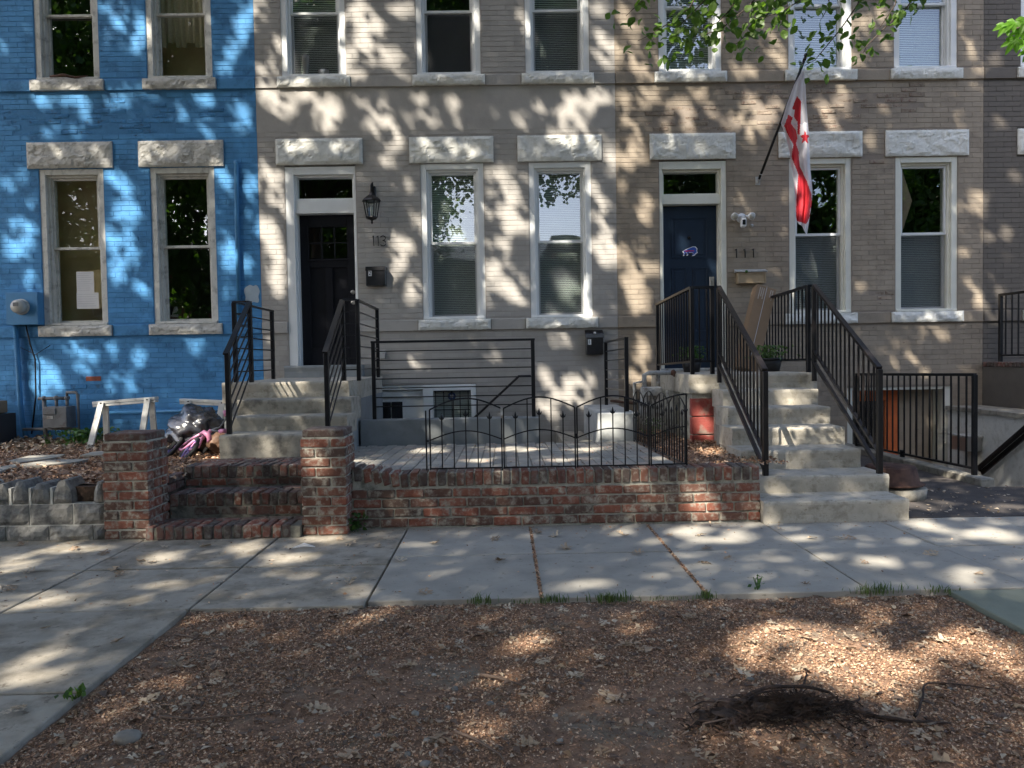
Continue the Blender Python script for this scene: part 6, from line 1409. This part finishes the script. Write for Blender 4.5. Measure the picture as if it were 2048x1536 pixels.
# nothing may hang inside the view except the two branches built below
rel = C-np.array([0, 0, EYE]); dep = rel@np.array(_fw); px = 1024+FPX*(rel@np.array(CR))/np.maximum(dep, .01); py = 768-FPX*(rel@np.array(CU))/np.maximum(dep, .01)
C = C[~((dep > .3) & (px > -250) & (px < 2300) & (py > -120))]
own = np.array([np.argmin([(c[0]-t_[1].x-2.0)**2+(c[1]-t_[1].y-1.5)**2 for t_ in trunks]) for c in C])
tree_roots = []
for i, (nm, pos, lab) in enumerate(trunks):
    t = empty(nm, pos, lab, 'tree', 'street trees behind the camera'); PLOC[t.name] = Vector(t.location); tree_roots.append(t)
    Ci = C[own == i]; 
    if len(Ci): V, F_ = leaf_quads(Ci, .165, 0., .8); fast_mesh('crown', V, F_, M['leaf'], t)
    r0 = .24 if i != 3 else .17; top = pos+Vector((.3, .5, 9.0 if i != 3 else 6.2)); mb = MB()
    mb.tube([pos+Vector((0, 0, -.1)), pos+Vector((.05, .05, .6)), pos.lerp(top, .5)+Vector((.1, -.1, 0)), top], [r0*1.35, r0, r0*.75, r0*.4], 14); mb.build('trunk', M['bark'], t, True)
    random.seed(40+i); tg = Ci[rng.choice(len(Ci), 14)] if len(Ci) else []
    for q in tg:
        q = Vector(q); s0 = pos.lerp(top, random.uniform(.5, 1)); m1 = s0.lerp(q, .5)+Vector((0, 0, .5)); mb = MB(); mb.tube([s0, s0.lerp(m1, .5)+Vector((0, 0, .2)), m1, q], [r0*.32, r0*.24, r0*.15, .012], 7); mb.build('limb', M['bark'], t, True)

# the twigs that hang into view, part of the tree on the right
tr = tree_roots[3]
def leaf_blade(mb, p, d, nrm, L_, w_):
    s = d.cross(nrm).normalized()*w_/2; pts = [(0, 0), (.18, .62), (.42, 1), (.68, .82), (.88, .4), (1, 0)]
    left = [p+d*L_*a+s*b+nrm*L_*(.10*b*b-.10*a*a) for a, b in pts]; right = [p+d*L_*a-s*b+nrm*L_*(.10*b*b-.10*a*a) for a, b in pts[1:-1]]; mid = [p+d*L_*a-nrm*L_*.10*a*a for a, b in pts]
    for k in range(5):
        l0, l1 = left[k], left[k+1]; r0_ = right[k-1] if k > 0 else left[0]; r1 = right[k] if k < 4 else left[5]
        base = len(mb.v); mb.v += [tuple(mid[k]), tuple(mid[k+1]), tuple(l1), tuple(l0), tuple(r1), tuple(r0_)]
        mb.f += [(base, base+1, base+2, base+3), (base, base+5, base+4, base+1)]; mb.mi += [0, 0]
# share vertices roughly so that each blade is one island
def merge(o):
    bm = bmesh.new(); bm.from_mesh(o.data); bmesh.ops.remove_doubles(bm, verts=bm.verts, dist=1e-5); bm.to_mesh(o.data); bm.free(); return o
random.seed(99)
def spray(pts, Y, r=.006, den=85, Lf=.062, m='leafb', drop_=.5, side=.062):
    q = [P(x, y, Y=Y+dy) for x, y, dy in pts]; mb = MB(); mb.tube(q, [r*(1-.75*i/(len(q)-1)) for i in range(len(q))], 6); tw = mb.build('twig', M['bark'], tr, True)
    for (a, b) in zip(q, q[1:]):
        for k in range(max(2, int((b-a).length*den))):
            p = a.lerp(b, random.random()); p = p+Vector((random.gauss(0, side), random.gauss(0, side), random.gauss(-.02, side*.7)))
            d = Vector((random.uniform(-1, .7), random.uniform(-.7, .7), random.uniform(-1.1, .15))).normalized(); nn = Vector((random.uniform(-.6, .6), random.uniform(-1, .3), random.uniform(.1, 1))); nn = (nn-d*nn.dot(d)).normalized()
            SPRAY.append((p, d, nn, Lf*random.uniform(.75, 1.2)))
SPRAY = []
D0 = 4.6
for pts in ([(1560, -60, 0), (1500, 10, 0), (1440, 60, .02), (1385, 75, .02), (1330, 90, .05)], [(1420, -60, .1), (1380, 15, .1), (1340, 45, .12), (1290, 75, .1), (1275, 82, .1)],
            [(1330, -50, .1), (1285, 0, .1), (1252, 32, .1)], [(1500, -50, -.1), (1460, 20, -.1), (1435, 45, -.1), (1400, 60, 0)], [(1600, -70, .2), (1560, 0, .2), (1520, 45, .2), (1470, 90, .22)],
            [(1650, -60, 0), (1610, -5, 0), (1560, 25, 0), (1510, 40, 0)], [(1860, -50, .1), (1810, 20, .1), (1770, 55, .1), (1735, 90, .1), (1725, 108, .1)], [(1800, -60, 0), (1790, 10, 0), (1760, 55, 0)],
            [(1740, -60, .3), (1715, 10, .3), (1680, 60, .3), (1630, 120, .32), (1608, 132, .32)], [(1640, -60, .2), (1660, 10, .2), (1640, 42, .2)], [(1450, -60, 0), (1410, 0, 0), (1370, 40, 0), (1350, 60, 0)]):
    spray(pts, D0)
leafmeshes = []
for k in range(6):
    lv = MB(); leaf_blade(lv, Vector((0, 0, 0)), Vector((0, 1, 0)), Vector((0, 0, 1)), 1, random.uniform(.62, .78))
    me = bpy.data.meshes.new('leaf'); me.from_pydata(lv.v, [], lv.f); me.materials.append(M['leafb']); bm = bmesh.new(); bm.from_mesh(me); bmesh.ops.remove_doubles(bm, verts=bm.verts, dist=1e-5)
    for v in bm.verts: v.co.z += .06*math.sin(v.co.y*7+k)+.05*noise.noise(v.co*3+Vector((k, 0, 0)))
    bm.to_mesh(me); bm.free(); leafmeshes.append(me)
def onscreen(p):
    r_ = p-Vector((0, 0, EYE)); d_ = r_.dot(_fw); return 1024+FPX*r_.dot(CR)/d_, 768-FPX*r_.dot(CU)/d_
vis_l = [l for l in SPRAY if onscreen(l[0])[1] > -10]; off_l = [l for l in SPRAY if onscreen(l[0])[1] <= -10]
random.shuffle(vis_l)
for (p, d, nn, s_) in vis_l[:290]:
    sd2 = d.cross(nn).normalized(); o = link('leaf', random.choice(leafmeshes), tr); mw = Matrix((sd2, d, nn)).transposed().to_4x4(); mw.translation = p; o.matrix_basis = mw @ Matrix.Diagonal((s_, s_, s_, 1))
lv = MB()
for (p, d, nn, s_) in vis_l[290:]+off_l: leaf_blade(lv, p, d, nn, s_, s_*.7)
tag(merge(lv.build('leaves', M['leafb'], tr)), kind='stuff')
# maple-like sprig at the right edge, nearer
def maple(mb, p, d, nn, s):
    side = d.cross(nn).normalized()
    for ang, L_ in ((-1.25, .55), (-.62, .85), (0, 1), (.62, .85), (1.25, .55)):
        dd = (d*math.cos(ang)+side*math.sin(ang)).normalized(); leaf_blade(mb, p, dd, nn, s*L_, s*.34)
lv = MB(); random.seed(3)
for (x, y) in [(2000, 62), (2018, 55), (2035, 70), (2020, 90), (2045, 95), (2040, 50), (2060, 75), (2070, 60), (2050, 110)]:
    p = P(x+12, y-12, Y=3.6+random.uniform(-.08, .08)); d = Vector((random.uniform(-1, -.1), random.uniform(-.4, .3), random.uniform(-1.3, -.2))).normalized(); nn = Vector((0, -.8, .6)); nn = (nn-d*nn.dot(d)).normalized(); lv = MB(); maple(lv, p, d, nn, random.uniform(.06, .085)); merge(lv.build('maple_leaf', M['leafm'], tr))
mb = MB(); mb.tube([P(2250, -40, Y=3.6), P(2100, 30, Y=3.6), P(2010, 66, Y=3.6)], [.012, .008, .003], 6); mb.build('twig', M['bark'], tr, True)
for e in ((1700, -60), (1860, -50), (1500, -55)):
    mb = MB(); s0 = trunks[3][1]+Vector((.2, .4, 4.6)); q = P(*e, Y=D0); mb.tube([s0, s0.lerp(q, .5)+Vector((0, 0, .4)), q], [.05, .03, .007], 8); mb.build('limb', M['bark'], tr, True)

# across the street, seen only as reflections in the panes
def far_tree(x, y, h, r, lab, n=18000):
    t = empty('street_tree', (x, y, -.1), lab, 'tree', 'trees across the street'); PLOC[t.name] = Vector(t.location)
    mb = MB(); mb.tube([(x, y, -.2), (x, y, h*.35), (x+.3, y, h*.6)], [.3, .22, .12], 10); mb.build('trunk', M['bark'], t, True)
    cs = rng.normal(size=(70, 3)); cs /= np.linalg.norm(cs, axis=1)[:, None]; cs *= rng.uniform(.3, 1, 70)[:, None]**.5; cs = cs*np.array([r, r, h*.38])+np.array([x, y, h*.62])
    Cc = cs[rng.integers(0, 70, n)]+rng.normal(size=(n, 3))*.62; V, F_ = leaf_quads(Cc, .30, 0, .8); fast_mesh('crown', V, F_, M['leaf'], t)
for x, y, h, r, lab in ((-22, -15, 14, 4.5, 'leafy tree across the street, farthest left'), (-14.5, -15, 14, 4.4, 'leafy tree across the street, second from the left'), (-7, -16, 13, 4.2, 'leafy tree across the street, third from the left'), (9.5, -15, 12.5, 4, 'leafy tree across the street, third from the right'), (15.5, -14, 14, 4.3, 'leafy tree across the street, second from the right'), (22, -15, 14, 4.5, 'leafy tree across the street, farthest right')): far_tree(x, y, h, r, lab)
for i, (x0, x1, hh, lab) in enumerate(((-34, -16.1, 7.0, 'red brick terrace across the street at far left'), (14.1, 34, 7.2, 'red brick terrace across the street at far right'), (-16, -5, 7.4, 'red brick terrace across the street at left'), (-4.9, 3.0, 6.6, 'red brick terrace across the street in the middle'), (3.1, 14, 7.8, 'red brick terrace across the street at right'))):
    t = empty('far_house', ((x0+x1)/2, -23, 0), lab, 'house'); PLOC[t.name] = Vector(t.location)
    one('wall', M['farbrick'], t, 'box', x0, x1, -31, -23, -.2, hh); one('roof', M['farroof'], t, 'box', x0-.2, x1+.2, -31.2, -22.7, hh, hh+.4)
    k = x0+.9
    while k < x1-1.2:
        for z in (1.2, 4.2):
            if z+1.6 < hh: o = one('window', M['white'], t, 'box', k-.08, k+.98, -22.99, -22.94, z-.1, z+1.7); one('pane', M['black'], o, 'box', k, k+.9, -22.939, -22.93, z, z+1.6)
        k += 1.9
print('objects', len(bpy.data.objects), 'canopy', len(C))
